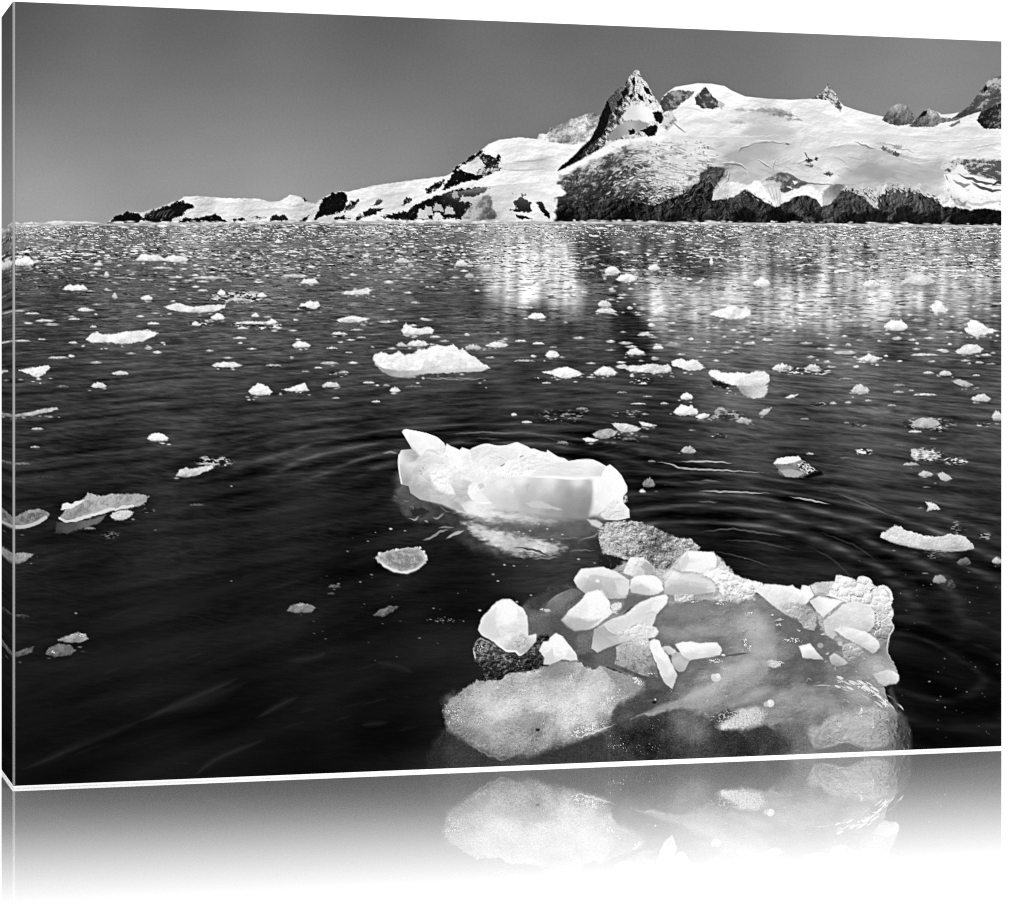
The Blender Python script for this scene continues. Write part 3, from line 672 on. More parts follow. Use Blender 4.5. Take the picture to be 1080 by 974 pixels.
# single bright glints and swells
for pts, t, w_, a in (([(690, 487), (705, 489), (718, 494), (735, 495), (775, 497), (812, 499)], 190, 1.1, 0.8), ([(716, 487), (745, 487), (776, 489)], 200, 1.0, 0.8), ([(736, 518), (770, 519), (815, 521)], 185, 1.2, 0.8),
                      ([(738, 507), (760, 508)], 120, 1, 0.7), ([(832, 524), (855, 528), (876, 532)], 200, 1.2, 0.8), ([(735, 529), (758, 530)], 110, 1.0, 0.7), ([(850, 515), (900, 525), (960, 548)], 90, 1.3, 0.4),
                      ([(855, 488), (900, 494), (930, 502)], 90, 1.0, 0.6), ([(720, 508), (745, 509)], 90, 1.0, 0.6), ([(735, 562), (770, 558), (800, 562), (830, 566)], 100, 1.2, 0.7), ([(760, 570), (800, 572), (840, 582)], 80, 1.1, 0.6), ([(745, 580), (790, 590), (815, 600)], 84, 0.9, 0.6),
                      ([(860, 560), (900, 575), (925, 592)], 70, 1.2, 0.5), ([(852, 576), (880, 592), (910, 622)], 66, 1.2, 0.5),
                      ([(880, 520), (912, 532), (940, 545)], 110, 1.2, 0.6), ([(470, 459), (510, 456), (540, 458)], 120, 1.0, 0.7), ([(452, 429), (500, 425), (560, 428)], 62, 1.6, 0.6), ([(430, 437), (470, 432), (520, 434)], 60, 1.6, 0.6), ([(560, 436), (600, 448), (640, 455)], 60, 1.3, 0.6),
                      ([(560, 455), (585, 464), (610, 470)], 66, 1.2, 0.6), ([(403, 479), (412, 477), (420, 479)], 150, 1.4, 0.7), ([(500, 462), (530, 464)], 84, 0.9, 0.7)):
    line(pts, t, w_, a, wob=0.8)
for pts, t, w_ in (([(24, 812), (90, 785), (150, 760)], 34, 4), ([(150, 760), (200, 738), (250, 716)], 44, 4), ([(170, 750), (215, 738), (260, 720)], 26, 6), ([(205, 818), (230, 800), (280, 780)], 36, 3), ([(270, 758), (295, 744), (315, 735)], 36, 3),
                   ([(300, 698), (330, 694), (345, 688)], 32, 3), ([(395, 698), (420, 703), (436, 710)], 30, 3), ([(20, 740), (120, 700), (220, 660)], 21, 8), ([(60, 800), (150, 770), (260, 745)], 8, 8), ([(380, 765), (410, 762)], 28, 2.5), ([(100, 650), (200, 630), (300, 600)], 22, 9), ([(250, 560), (330, 540), (400, 530)], 28, 6)):
    for a, al in ((1.7, 0.14), (1.1, 0.18), (0.7, 0.22), (0.35, 0.3)):
        line(pts, t + 10 if t > 15 else t, w_ * a, al, wob=0.6)
for k in range(46):                                    # faint broken wavelets riding on the swell
    cx, cy = np.random.RandomState(600 + k).uniform((20, 560), (440, 800))
    sl, ln = -0.42 + 0.2 * (cx / 440.0), 14 + 30 * ((k * 37) % 10) / 10.0
    for a, al in ((2.2, 0.12), (1.0, 0.16)):
        line([(cx, cy), (cx + ln * .5, cy + sl * ln * .5 - 1), (cx + ln, cy + sl * ln)], 30 + (k % 4) * 5, a, al, wob=0.8)
r_ = np.random.RandomState(5)
for k in range(120):                                   # floating crumbs on the near water
    cx, cy = (r_.uniform(900, 1052), r_.uniform(600, 780)) if k < 60 else ((r_.uniform(330, 640), r_.uniform(560, 700)) if k < 110 else (r_.uniform(20, 1050), r_.uniform(470, 700)))
    spot(cx, cy, r_.uniform(0.2, 0.6), r_.uniform(50, 170), r_.uniform(0.4, 0.9), r_.uniform(1, 2.2))
for cx, cy, r, t in ((532, 596, 1.1, 220), (542, 597, 1.0, 200), (520, 606, 1.4, 150), (525, 613, 1.1, 210), (506, 644, 1.4, 220), (545, 635, 1.2, 220), (560, 628, 1.0, 200), (412, 558, 1.5, 235), (427, 560, 1.0, 170), (557, 582, 1.0, 210), (540, 581, 1.0, 200), (388, 571, 1.0, 150), (380, 614, 1.0, 160), (357, 616, 1.4, 140), (80, 647, 1.2, 170), (244, 613, 0.9, 140), (244, 513, 1.0, 190), (610, 590, 1.2, 220), (627, 594, 1.2, 150)):
    spot(cx, cy, r * 0.62, t * 0.85, 0.9, 1.7)
for k in range(26):
    spot(450 + r_.uniform(0, 44), 654 + r_.normal(0, 1.6), r_.uniform(0.15, 0.45), r_.uniform(90, 170), 0.8, 1.6)
for k in range(260):                                   # broken ice edge along the far shore
    cx = r_.uniform(14, 1056)
    spot(cx, float(shore(np.float32(cx))) + r_.uniform(-1.2, 1.6), r_.uniform(0.4, 1.1), r_.uniform(150, 250), r_.uniform(0.5, 1), r_.uniform(1.2, 5))
# slivers and crumbs, ever denser towards the shore
for k in range(1500):
    v_ = r_.rand() ** 1.9
    cy = 238 + v_ * 150
    cx = r_.uniform(16, 1054)
    if v_ > 0.4 and cx < 640 and r_.rand() < 0.75:
        continue
    sz = 0.35 + 0.45 * v_ + min(1.2, r_.exponential(0.3)) * (0.5 + 0.5 * v_)
    tn = r_.uniform(170, 250) * (1 - 0.1 * v_)
    asp = r_.uniform(1.6, 5.0)
    if sz > 0.9 and r_.rand() < 0.6:
        spot(cx + r_.uniform(-1, 1), cy + sz * 0.9, sz * 0.7, 18, 0.55, asp * 1.1)
    spot(cx, cy, sz, tn, r_.uniform(0.75, 1), asp)
    if sz > 0.7:
        spot(cx + r_.uniform(-1, 1) * asp * sz * 0.6, cy - sz * 0.6, sz * 0.6, min(252, tn * 1.1), 0.9, 1.6)
        spot(cx + r_.uniform(-1, 1) * asp * sz, cy + r_.uniform(-.5, .5) * sz, sz * 0.45, tn * 0.9, 0.8, 2.0)


# -------------------------------------------------------------- ice pieces --
def floe(x0, y0, x1, y1, kind="lump", tone=236, label=None, name="ice_floe", pts=None, under=1.0, dark=0.0):
    """one drifting ice piece: pale lit body, grey shadow side, mirror image and dark waterline"""
    _seed[0] += 3
    r = np.random.RandomState(_seed[0])
    w, h = x1 - x0, y1 - y0
    cx = (x0 + x1) / 2
    own = area(name, label)
    wl = y1 - 0.18 * h                             # waterline
    if pts is None:
        n = 11
        top = []
        for i in range(n):
            u = i / (n - 1)
            if kind == "lump":
                e_ = math.sin(math.pi * min(max(u, 0.02), 0.98)) ** 0.55 * (0.72 + 0.3 * r.rand())
            elif kind == "slab":
                e_ = min(1, 6 * u, 6 * (1 - u)) * (0.70 + 0.34 * r.rand())
            elif kind == "wedge":
                e_ = (u ** 0.8) * (0.8 + 0.25 * r.rand()) * min(1, 7 * (1 - u))
            elif kind == "wedgel":
                e_ = ((1 - u) ** 0.8) * (0.8 + 0.25 * r.rand()) * min(1, 7 * u)
            else:
                e_ = math.sin(math.pi * u) ** 0.5 * 0.55 * (0.75 + 0.3 * r.rand())
            top.append((x0 + u * w, wl - e_ * (wl - y0)))
        k = 0.5 if kind == "flat" else 1.0
        bot = [(x1 - u * w, wl + (y1 - wl) * math.sin(math.pi * u) ** 0.6 * k * r.uniform(0.6, 1.1)) for u in (0.12, 0.3, 0.5, 0.7, 0.88)]
        pts = top + bot
    if under and h > 3:
        # mirror image in the ripples and the dark line below the ice
        mp = [(cx - w * .42, wl), (cx + w * .42, wl), (cx + w * .3, y1 + h * .28), (cx, y1 + h * .4), (cx - w * .3, y1 + h * .25)]
        paint(mp, tone * 0.42, edge=max(3.0, h * 0.45), rough=h * 0.10 + 0.5, rscale=6, stretch=3, alpha=0.42 * under, tex=30, tscale=6)
    if dark:
        paint([(x0 - w * .06, wl), (cx, y0 + h * 0.35), (x1 + w * .08, wl), (cx + w * .2, y1 + 1.2), (cx - w * .2, y1 + 1.2)], 14, edge=1.4, rough=1.6, rscale=3.5, stretch=2.2, alpha=dark)
    big = w > 26
    c = [(x0 + w * .5, y0 + h * .3, tone + 10), (x0 + w * .15, y0 + h * .5, tone), (x0 + w * .85, y0 + h * .5, tone - 6), (x0 + w * .5, y0 + h * .85, tone - 34), (x0 + w * .2, y1, tone - 46), (x0 + w * .8, y1, tone - 46), (x0 + w * .35, y0 + h * .55, tone), (x0 + w * .65, y0 + h * .55, tone - 12)]
    wet = lambda x, y: 1 - 0.35 * sstep(y0 + h * 0.78, y1 + 0.5, y)
    paint(pts, lambda x, y, d: blend(x, y, c, soft=max(1.0, h * .12)), edge=1.5, rough=min(1.8, 0.4 + h * 0.06), rscale=2.6 if not big else 4.0, own=own, alpha=wet,
          relief=r.uniform(4, 11), rel_scale=r.uniform(4, 7), tex=r.uniform(6, 15), tscale=r.uniform(4, 8), grain=r.uniform(1, 3), crumb=(r.uniform(3, 9) if h > 9 else 0), cscale=r.uniform(3.2, 5.5),
          facet=r.uniform(4, 13), fscale=max(4.0, min(w * 0.3, 13)))
    if h > 5:                                      # small glints of the wet rim and crumbs alongside
        for _ in range(int(2 + w / 9) if y0 < 460 else 1):
            spot(x0 + r.uniform(-.12, 1.12) * w, wl + r.uniform(0.0, 0.5) * h, r.uniform(0.3, 0.9), tone * r.uniform(0.6, 1), 0.8, r.uniform(1.3, 3))


def brash(x0, y0, x1, y1, tone=200, fill=0.5, own=None, seed=None):
    """a loose raft of ice crumbs with black water between them"""
    _seed[0] += 3
    s = _seed[0] if seed is None else seed
    w_ = window(x0 - 4, y0 - 3, x1 + 4, y1 + 3)
    if w_ is None:
        return
    x, y = PX[w_], PY[w_]
    q = np.hypot((x - (x0 + x1) / 2) / ((x1 - x0) / 2), (y - (y0 + y1) / 2) / ((y1 - y0) / 2))
    inside = sstep(1.08, 0.6, q + 0.25 * noise(x / 6, y / 3, s))
    n = noise(x / 5.5, y / 2.0, s + 1) + 0.5 * noise(x / 2.8, y / 1.4, s + 2) + 0.8 * noise(x / 11, y / 4, s + 3)
    ice = sstep(0.08, 0.62, n / 1.3 + fill - 0.30) * inside
    gap = sstep(0.05, 0.6, -n / 1.3 + 0.1) * inside * 0.4
    INK[w_] = INK[w_] * (1 - gap) + 12 * gap
    INK[w_] = INK[w_] * (1 - ice) + np.clip(tone * (0.72 + 0.35 * ice) + 22 * noise(x / 2.4, y / 1.6, s + 4), 40, 252) * ice
    if own is not None:
        AREA[w_] = np.where(ice > 0.5, own, AREA[w_])

# ------------------------------------------------- drifting pieces, far to near
F = floe
F(143, 268, 174, 276, "slab"); F(172, 268, 199, 277, "lump"); F(14, 270, 37, 281, "lump", 244); F(66, 300, 93, 307, "slab", 240); F(148, 311, 161, 317, "lump"); F(317, 294, 336, 300, "slab", 240)
F(201, 289, 240, 295, "flat", 215); F(297, 287, 324, 293, "flat", 214); F(37, 335, 55, 340, "flat", 225); F(155, 338, 168, 343, "flat", 235); F(308, 360, 328, 367, "lump", 240)
F(92, 285, 103, 289, "flat", 200); F(99, 276, 108, 281, "lump", 220); F(110, 286, 115, 293, "lump", 205); F(160, 280, 182, 284, "flat", 225); F(118, 309, 124, 315, "lump", 200); F(82, 324, 96, 329, "lump", 225); F(144, 331, 152, 335, "flat", 235); F(208, 304, 219, 308, "flat", 228)
F(26, 328, 42, 332, "flat", 225); F(14, 326, 26, 329, "flat", 215); F(72, 334, 84, 338, "flat", 225); F(95, 342, 102, 346, "flat", 235); F(72, 359, 82, 363, "flat", 225); F(14, 357, 32, 361, "flat", 220); F(40, 356, 48, 359, "flat", 215)
brash(214, 306, 288, 321, 190, 0.62, A_BRASH); F(229, 305, 238, 312, "lump", 245); F(271, 309, 281, 314, "lump", 245); F(240, 312, 262, 318, "flat", 205)
F(173, 320, 238, 330, "slab", 236, "long flat white floe left of the dark ice raft", pts=[(173, 324), (182, 320.5), (190, 320), (196, 322.5), (204, 324), (216, 322), (238, 321.5), (237, 325), (226, 329), (208, 330), (192, 329.5), (180, 327)])
F(222, 330, 237, 338, "lump", 240); brash(196, 337, 230, 345, 190, 0.45, A_BRASH); F(202, 339, 210, 344, "lump", 225)
brash(244, 338, 304, 349, 210, 0.4, A_BRASH); F(246, 336, 290, 343, "flat", 232, dark=0.7); F(282, 336, 292, 342, "lump", 248); F(265, 330, 273, 335, "lump", 230); F(250, 343, 262, 348, "flat", 225)
F(91, 348, 167, 364, "slab", 240, "long flat-topped white floe, largest on the left water", pts=[(91, 358), (96, 352.5), (102, 350.5), (108, 353), (120, 352.5), (133, 350), (148, 349), (160, 349.5), (167.5, 351.5), (160, 356), (152, 360), (140, 362), (128, 363.5), (116, 361), (104, 362), (95, 361.5)])
F(316, 317, 337, 327, "slab", 240, pts=[(316, 323), (317, 320.5), (322, 320), (327, 317), (331, 318.5), (336, 318), (337, 323), (334, 325), (328, 326), (322, 324)], dark=0.5)
F(354, 333, 390, 341, "flat", 240, pts=[(354, 338), (362, 335), (372, 333.5), (382, 335), (390, 336), (386, 338.5), (374, 340.5), (360, 340.5)]); F(366, 304, 393, 311, "lump", 232, pts=[(360, 311), (368, 308), (380, 305.5), (388, 303.5), (392, 307), (386, 309.5), (372, 310.5)])
F(349, 348, 366, 354, "flat", 222, dark=0.7); F(370, 346, 383, 349, "flat", 210); F(376, 354, 386, 357, "flat", 215); F(246, 354, 260, 358, "flat", 240); F(344, 364, 356, 369, "flat", 220, dark=0.5); F(364, 370, 372, 373, "flat", 200)
F(51, 374, 72, 379, "flat", 205); F(223, 381, 255, 388, "lump", 226, dark=0.4); F(338, 379, 357, 385, "flat", 200); F(331, 386, 340, 389, "flat", 225); F(357, 390, 368, 394, "flat", 235); brash(342, 391, 372, 399, 130, 0.35, A_BRASH)
F(280, 382, 297, 387, "flat", 190, dark=0.6); F(340, 402, 358, 409, "lump", 215, dark=0.4); F(383, 401, 395, 405, "flat", 240); F(318, 390, 326, 393, "flat", 180); F(350, 418, 358, 421, "flat", 215); F(392, 421, 401, 425, "flat", 225)
F(20, 385, 55, 400, "wedge", 240, "white wedge of ice with a pointed tip at the left edge", pts=[(20, 391), (30, 388.5), (44, 386.5), (51, 385), (53, 388), (48, 393), (43, 397), (40, 400), (34, 396), (26, 393)])
F(262, 404, 287, 418, "lump", 244, "rounded white lump beside a smaller wedge-shaped piece"); F(298, 404, 326, 414, "wedge", 240, "small white wedge right of the rounded lump", pts=[(297, 411), (306, 409), (316, 405.5), (321, 404), (324, 409), (326, 412), (318, 413.5), (306, 413)])
F(96, 402, 112, 410, "lump", 220, dark=0.5); F(118, 391, 136, 396, "lump", 212, dark=0.5); F(155, 456, 178, 466, "lump", 244, "lone white hump on the dark water left of centre")
F(14, 430, 61, 440, "flat", 196, "thin grey sliver of ice tilted up to the right", pts=[(13, 438), (30, 435), (48, 431), (60, 430), (61, 432), (50, 435), (34, 438.5), (14, 440.5)]); F(33, 449, 46, 454, "flat", 190); F(32, 469, 42, 473, "flat", 190); F(60, 405, 72, 409, "flat", 130); F(14, 486, 32, 491, "flat", 130)
F(38, 500, 57, 505, "flat", 70, under=0); F(200, 530, 215, 534, "flat", 110, under=0)
# centre, far
F(372, 304, 377, 307, "lump", 200); F(360, 306, 372, 310, "flat", 200)
F(430, 277, 436, 283, "lump", 190); F(480, 274, 493, 281, "lump", 225); F(490, 288, 500, 294, "lump", 190); F(433, 316, 442, 321, "flat", 200); F(360, 303, 391, 312, "flat", 232)
F(358, 333, 378, 341, "flat", 215); F(416, 272, 432, 278, "lump", 210); F(637, 280, 654, 290, "lump", 235); F(650, 288, 671, 298, "lump", 240); F(683, 278, 696, 286, "lump", 228); F(630, 316, 645, 324, "lump", 225); F(628, 324, 650, 331, "lump", 222); F(556, 330, 576, 337, "lump", 240); F(545, 321, 562, 326, "flat", 215); F(748, 271, 752, 280, "lump", 235); F(634, 288, 652, 291, "flat", 215)
F(423, 341, 457, 354, "slab", 240, "white floe with a pointed horn behind the widest floe", pts=[(423, 349), (425, 345), (428, 340.5), (431, 343), (435, 346), (441, 347), (448, 345), (454, 345), (457.5, 348), (456, 352), (446, 353), (434, 354), (426, 352.5)])
F(453, 352, 464, 357, "flat", 225); F(429, 358, 452, 366, "lump", 232); F(418, 361, 428, 366, "lump", 205); F(490, 363, 508, 369, "lump", 200); F(512, 360, 536, 367, "lump", 230); F(543, 357, 555, 361, "flat", 235); F(561, 359, 574, 364, "flat", 238); F(580, 365, 587, 367, "flat", 225)
F(575, 369, 590, 378, "lump", 240); F(542, 378, 564, 382, "flat", 195, dark=0.4); F(572, 402, 581, 405, "flat", 240); F(411, 408, 422, 414, "lump", 240); F(427, 405, 445, 409, "flat", 140); F(539, 435, 545, 439, "lump", 225); F(550, 442, 561, 447, "flat", 235); F(412, 336, 420, 340, "flat", 190); F(404, 404, 411, 408, "flat", 190)
F(393, 363, 517, 399, "slab", 244, "widest white floe of the middle distance with a bumpy top",
  pts=[(393, 378), (396, 373.5), (402, 371.5), (407, 373), (415, 374.5), (418, 371.5), (422, 371), (426, 374.5), (437, 373), (440, 369), (450, 368), (460, 364), (465, 365), (470, 366), (478, 363.5), (484, 369), (488, 367.5), (494, 373.5), (500, 376), (507, 382.5), (514, 386), (517, 388.5), (508, 391.5), (490, 392), (470, 393), (448, 394), (428, 397.5), (412, 396.5), (402, 391), (396, 385)])
paint([(396, 384), (404, 389), (420, 391), (440, 391), (470, 390), (500, 388), (516, 388), (508, 392), (490, 393), (468, 394), (448, 394.5), (430, 399), (414, 397.5), (403, 392.5)], [(400, 389, 150), (430, 395, 176), (460, 392, 206), (500, 390, 200)], edge=1.8, rough=1.2, rscale=5, tex=14, tscale=5, alpha=0.85)
for k in range(16):
    spot(438 + k * 4.0, 371 + (k * 7 % 11) - (3 if 4 < k < 11 else -2), 1.5 + k % 2, 252 if k % 3 else 222, 0.6, 1.4)
for k in range(9):
    line([(444 + k * 6, 398 + k % 3), (456 + k * 6, 399.5 + k % 2), (466 + k * 6, 398 + k % 2)], 120 + 10 * (k % 4), 0.8, 0.6, wob=1)
brash(560, 431, 620, 447, 120, 0.30, A_BRASH); brash(643, 433, 690, 441, 150, 0.36, A_BRASH); brash(664, 398, 692, 407, 190, 0.40, A_BRASH); brash(562, 398, 570, 402, 190, 0.4, A_BRASH)
F(572, 387, 617, 400, "lump", 242, "flat pale floe with a pointed left end", pts=[(572, 392.5), (582, 391), (588, 388.5), (593, 388), (598, 387), (604, 389.5), (611, 392), (616, 395), (606, 398), (597, 400), (588, 398), (580, 395)])
F(626, 386, 651, 397, "lump", 242, "lumpy white piece just right of the pointed flat floe"); F(618, 396, 628, 399, "flat", 205); F(664, 394, 669, 398, "lump", 238)
F(658, 383, 709, 395, "slab", 226, "long grey-white floe touching a rounder one at its right end", pts=[(658, 389), (664, 385.5), (676, 385.5), (690, 383.5), (698, 386), (704, 384), (708, 388), (708, 392), (700, 394), (690, 394), (676, 393), (664, 392)])
F(708, 377, 744, 393, "lump", 240, "rounded double hump of white ice in the middle distance", pts=[(708, 382), (713, 379), (719, 378), (724, 381), (731, 379.5), (736, 380), (739, 385), (744, 388.5), (736, 391), (726, 391), (716, 388), (709, 386)])
F(660, 367, 680, 375, "lump", 236); F(688, 364, 700, 369, "lump", 230); F(672, 350, 690, 355, "flat", 215)
F(747, 389, 812, 410, "slab", 248, "thick white slab with a raised left arm and its pale mirror image",
  pts=[(747, 393), (750, 390), (754, 390), (760, 392.5), (768, 394), (778, 393), (788, 394), (798, 391.5), (806, 392), (811, 396), (811.5, 403), (806, 407.5), (794, 408), (780, 408.5), (769, 405.5), (757, 401.5), (749, 397)], under=0)
paint([(778, 408), (810, 406), (809, 414), (806, 419), (796, 421), (786, 418), (780, 413)], [(790, 411, 190), (800, 416, 214), (784, 414, 150)], edge=2.4, rough=1.6, rscale=4, tex=22, tscale=4, stretch=2)
paint([(750, 401), (765, 405), (772, 408), (764, 410), (752, 406)], 16, edge=2, rough=1.5, alpha=0.8)
F(717, 414, 731, 422, "lump", 240); F(665, 424, 681, 427, "flat", 228); F(696, 423, 705, 427, "flat", 190); F(651, 412, 661, 415, "flat", 190); F(678, 417, 688, 419, "flat", 190)
F(710, 426, 737, 439, "lump", 244, "white lump beside a smaller flat slab in the middle water"); F(733, 436, 750, 443, "flat", 240, pts=[(733, 440), (737, 437), (743, 436), (749, 437.5), (746, 440.5), (738, 442.5)]); F(753, 429, 768, 438, "lump", 165); brash(744, 432, 790, 446, 150, 0.33, A_BRASH); F(776, 440, 793, 447, "lump", 188)
F(800, 430, 815, 440, "wedge", 190, pts=[(800, 437), (805, 432), (814, 430), (810, 436), (804, 439.5)]); F(828, 416, 843, 421, "flat", 225, pts=[(828, 419.5), (834, 416.5), (842, 416), (838, 419), (831, 421)]); F(844, 440, 853, 443, "flat", 180)
F(645, 446, 676, 457, "flat", 214, "flat grey-white cake with a pointed left end among smaller cakes", pts=[(645, 447), (652, 446), (660, 447), (668, 449), (676, 452), (672, 455), (662, 456.5), (654, 455), (648, 451)]); F(624, 452, 652, 464, "flat", 172, "grainy grey cake left of the flat pale one", pts=[(624, 458), (632, 454), (642, 452), (651, 455), (648, 460), (638, 463.5), (628, 462)])
F(674, 444, 694, 451, "flat", 226, pts=[(674, 445), (682, 446), (693, 449), (686, 450.5), (677, 449.5)]); F(614, 461, 632, 467, "flat", 236, pts=[(614, 463), (620, 461.5), (631, 464), (626, 466.5), (618, 466)]); F(655, 459, 671, 465, "flat", 120, under=0); F(675, 458, 684, 462, "flat", 130, under=0); F(587, 463, 599, 469, "flat", 150, under=0); F(607, 427, 620, 433, "flat", 150)
F(718, 470, 734, 479, "lump", 186); F(677, 503, 691, 515, "lump", 140, under=0); F(674, 516, 681, 520, "lump", 235); F(683, 484, 691, 488, "flat", 150); brash(749, 457, 767, 464, 190, 0.4, A_BRASH); F(726, 452, 733, 455, "flat", 150)
# right
F(748, 323, 792, 339, "lump", 244, "broad white heap of ice in the pale reflection at the right", pts=[(748, 332), (754, 328), (762, 326), (768, 323), (776, 323.5), (782, 326), (787, 323.5), (791, 328), (792, 333), (784, 336), (770, 337), (756, 334)])
F(794, 292, 812, 303, "lump", 245); F(910, 294, 928, 304, "lump", 235); F(950, 289, 987, 302, "lump", 220, "wide hazy heap of ice far off at the right", pts=[(950, 298), (956, 294), (964, 290), (972, 289), (980, 292), (987, 297), (978, 301), (964, 300)])
F(932, 336, 958, 349, "lump", 248, "white round-topped piece left of the snowman-like heap"); F(981, 317, 1001, 333, "lump", 240, "upright white heap with a trailing reflection", pts=[(981, 323), (985, 320), (987, 317), (992, 318), (994, 322), (1000, 327), (996, 330), (990, 329), (987, 334), (984, 329)])
F(1018, 337, 1048, 358, "lump", 246, "bulging white heap with a round knob on top at the right edge", pts=[(1017, 347), (1021, 345), (1020, 341), (1024, 338), (1029, 337.5), (1034, 341), (1040, 345), (1046, 347), (1048, 351), (1040, 353), (1034, 354), (1031, 358), (1026, 354), (1019, 351)])
spot(1028, 343, 4.5, 252, 0.7); F(1008, 362, 1037, 375, "lump", 226, "rough greyish heap below the knobbed one", pts=[(1007, 371), (1012, 368), (1015, 365), (1022, 363), (1030, 364), (1037, 368), (1034, 372), (1022, 374), (1012, 374)])
F(905, 373, 931, 382, "lump", 230, pts=[(903, 379), (912, 376), (916, 373), (922, 375.5), (930, 378), (922, 381), (910, 381)]); F(850, 384, 866, 393, "lump", 215); brash(846, 388, 880, 396, 190, 0.4, A_BRASH); F(814, 383, 836, 392, "lump", 234); F(850, 384, 862, 391, "lump", 220); brash(812, 386, 872, 396, 190, 0.36, A_BRASH)
F(961, 371, 989, 376, "flat", 218); F(973, 390, 985, 395, "flat", 230); F(990, 390, 1004, 397, "lump", 205, dark=0.4); F(1004, 400, 1028, 409, "lump", 190, pts=[(1003, 402), (1010, 400), (1018, 402), (1027, 406), (1020, 409), (1012, 407)]); F(1026, 394, 1033, 397, "flat", 235); F(1024, 415, 1045, 424, "lump", 214); F(963, 413, 988, 418, "flat", 222); F(897, 405, 917, 416, "lump", 210); F(884, 397, 900, 401, "flat", 160); F(1028, 379, 1037, 384, "flat", 200); F(1040, 382, 1050, 385, "flat", 190)
F(875, 422, 882, 427, "flat", 215); F(891, 422, 898, 426, "flat", 215); F(912, 420, 919, 424, "flat", 200); F(942, 403, 954, 408, "flat", 160); F(942, 411, 953, 415, "flat", 205); F(958, 410, 964, 413, "flat", 210); F(936, 425, 945, 429, "flat", 185); F(1046, 433, 1057, 444, "lump", 205); brash(1026, 444, 1046, 451, 170, 0.4, A_BRASH); brash(854, 424, 874, 430, 150, 0.4, A_BRASH); brash(895, 445, 915, 452, 130, 0.3, A_BRASH); F(890, 444, 895, 447, "flat", 190)
brash(950, 440, 1010, 455, 200, 0.40, A_BRASH); F(961, 441, 992, 452, "lump", 186, "grainy grey dome of ice in a raft of crumbs at the right", pts=[(961, 449), (964, 444), (972, 441), (982, 441), (989, 444), (992, 448), (986, 451), (974, 452), (966, 451)]); F(958, 452, 972, 457, "flat", 228)
brash(901, 472, 921, 481, 205, 0.6, A_BRASH); F(961, 473, 992, 486, "lump", 208, "mottled pale cake with a ragged tail at the right", pts=[(961, 474), (970, 473), (978, 476), (986, 477), (992, 482), (982, 485), (970, 484), (966, 487), (961, 481)]); brash(958, 472, 996, 488, 215, 0.55, A_BRASH); F(952, 485, 969, 492, "flat", 186, under=0); brash(992, 482, 1022, 491, 200, 0.6, A_BRASH)
F(968, 496, 984, 503, "lump", 200); F(988, 498, 1004, 509, "lump", 196, pts=[(988, 500), (994, 498), (1000, 501), (1004, 505), (998, 508.5), (992, 506)]); F(942, 467, 956, 471, "flat", 120, under=0); F(973, 512, 981, 515, "flat", 130, under=0); F(980, 461, 988, 464, "flat", 150); F(885, 480, 896, 485, "flat", 110, under=0)
F(850, 476, 858, 480, "flat", 200)
F(975, 529, 992, 540, "flat", 222, "diamond-shaped pale plate right of the ripples", pts=[(976, 529.5), (982, 530), (988, 533), (991.5, 537.5), (984, 538), (977, 539.5), (979, 535)], under=0.3); F(968, 534, 974, 537, "flat", 130, under=0)
F(928, 554, 1028, 582, "slab", 226, "long low white slab with an upturned left end at the right", under=0.6,
  pts=[(928, 567), (930, 562.5), (937, 559), (943, 554.5), (950, 556), (953, 559), (960, 560.5), (970, 563.5), (978, 566), (996, 566), (999, 563), (1010, 564), (1018, 567), (1023, 571), (1028, 579), (1016, 580.5), (998, 581.5), (980, 580), (962, 577), (944, 573)])
paint([(930, 568), (944, 571), (962, 575), (980, 578), (1000, 579), (1027, 578.5), (1016, 581.5), (998, 582.5), (980, 581), (962, 578), (944, 574)], 196, edge=1.5, rough=0.8, alpha=0.7)
brash(960, 579, 1000, 590, 100, 0.3, A_BRASH); F(1009, 587, 1024, 597, "lump", 110, under=0); brash(1032, 561, 1047, 570, 130, 0.55, A_BRASH); F(1046, 587, 1057, 595, "lump", 190); F(983, 605, 998, 616, "lump", 158, under=0); F(998, 611, 1008, 622, "lump", 74, under=0); F(972, 603, 980, 606, "flat", 120, under=0); brash(1000, 548, 1022, 566, 120, 0.25, A_BRASH)
F(815, 481, 863, 505, "lump", 130, "half-sunk grey piece capped by a white strip, ringed by ripples", pts=[(816, 489), (820, 484), (828, 482), (842, 481.5), (846, 485), (852, 489), (858, 494), (862, 498), (854, 502), (846, 504), (830, 503), (822, 501), (820, 494)], under=0)
paint([(815, 489), (820, 484), (829, 482), (842, 481.5), (845, 485), (838, 488), (826, 490)], 236, rough=1, rscale=3, tex=16, grain=10)
paint([(840, 490), (848, 487), (856, 492), (862, 497), (854, 501), (846, 498)], 120, rough=1, mottle=0.85, mscale=3, lo=10, hi=220)
paint([(822, 496), (836, 495), (848, 499), (842, 504), (828, 503)], 168, edge=2.2, rough=1, grain=6)
paint([(856, 498), (866, 497), (868, 501), (852, 505), (848, 503)], 8, edge=2, alpha=0.9)
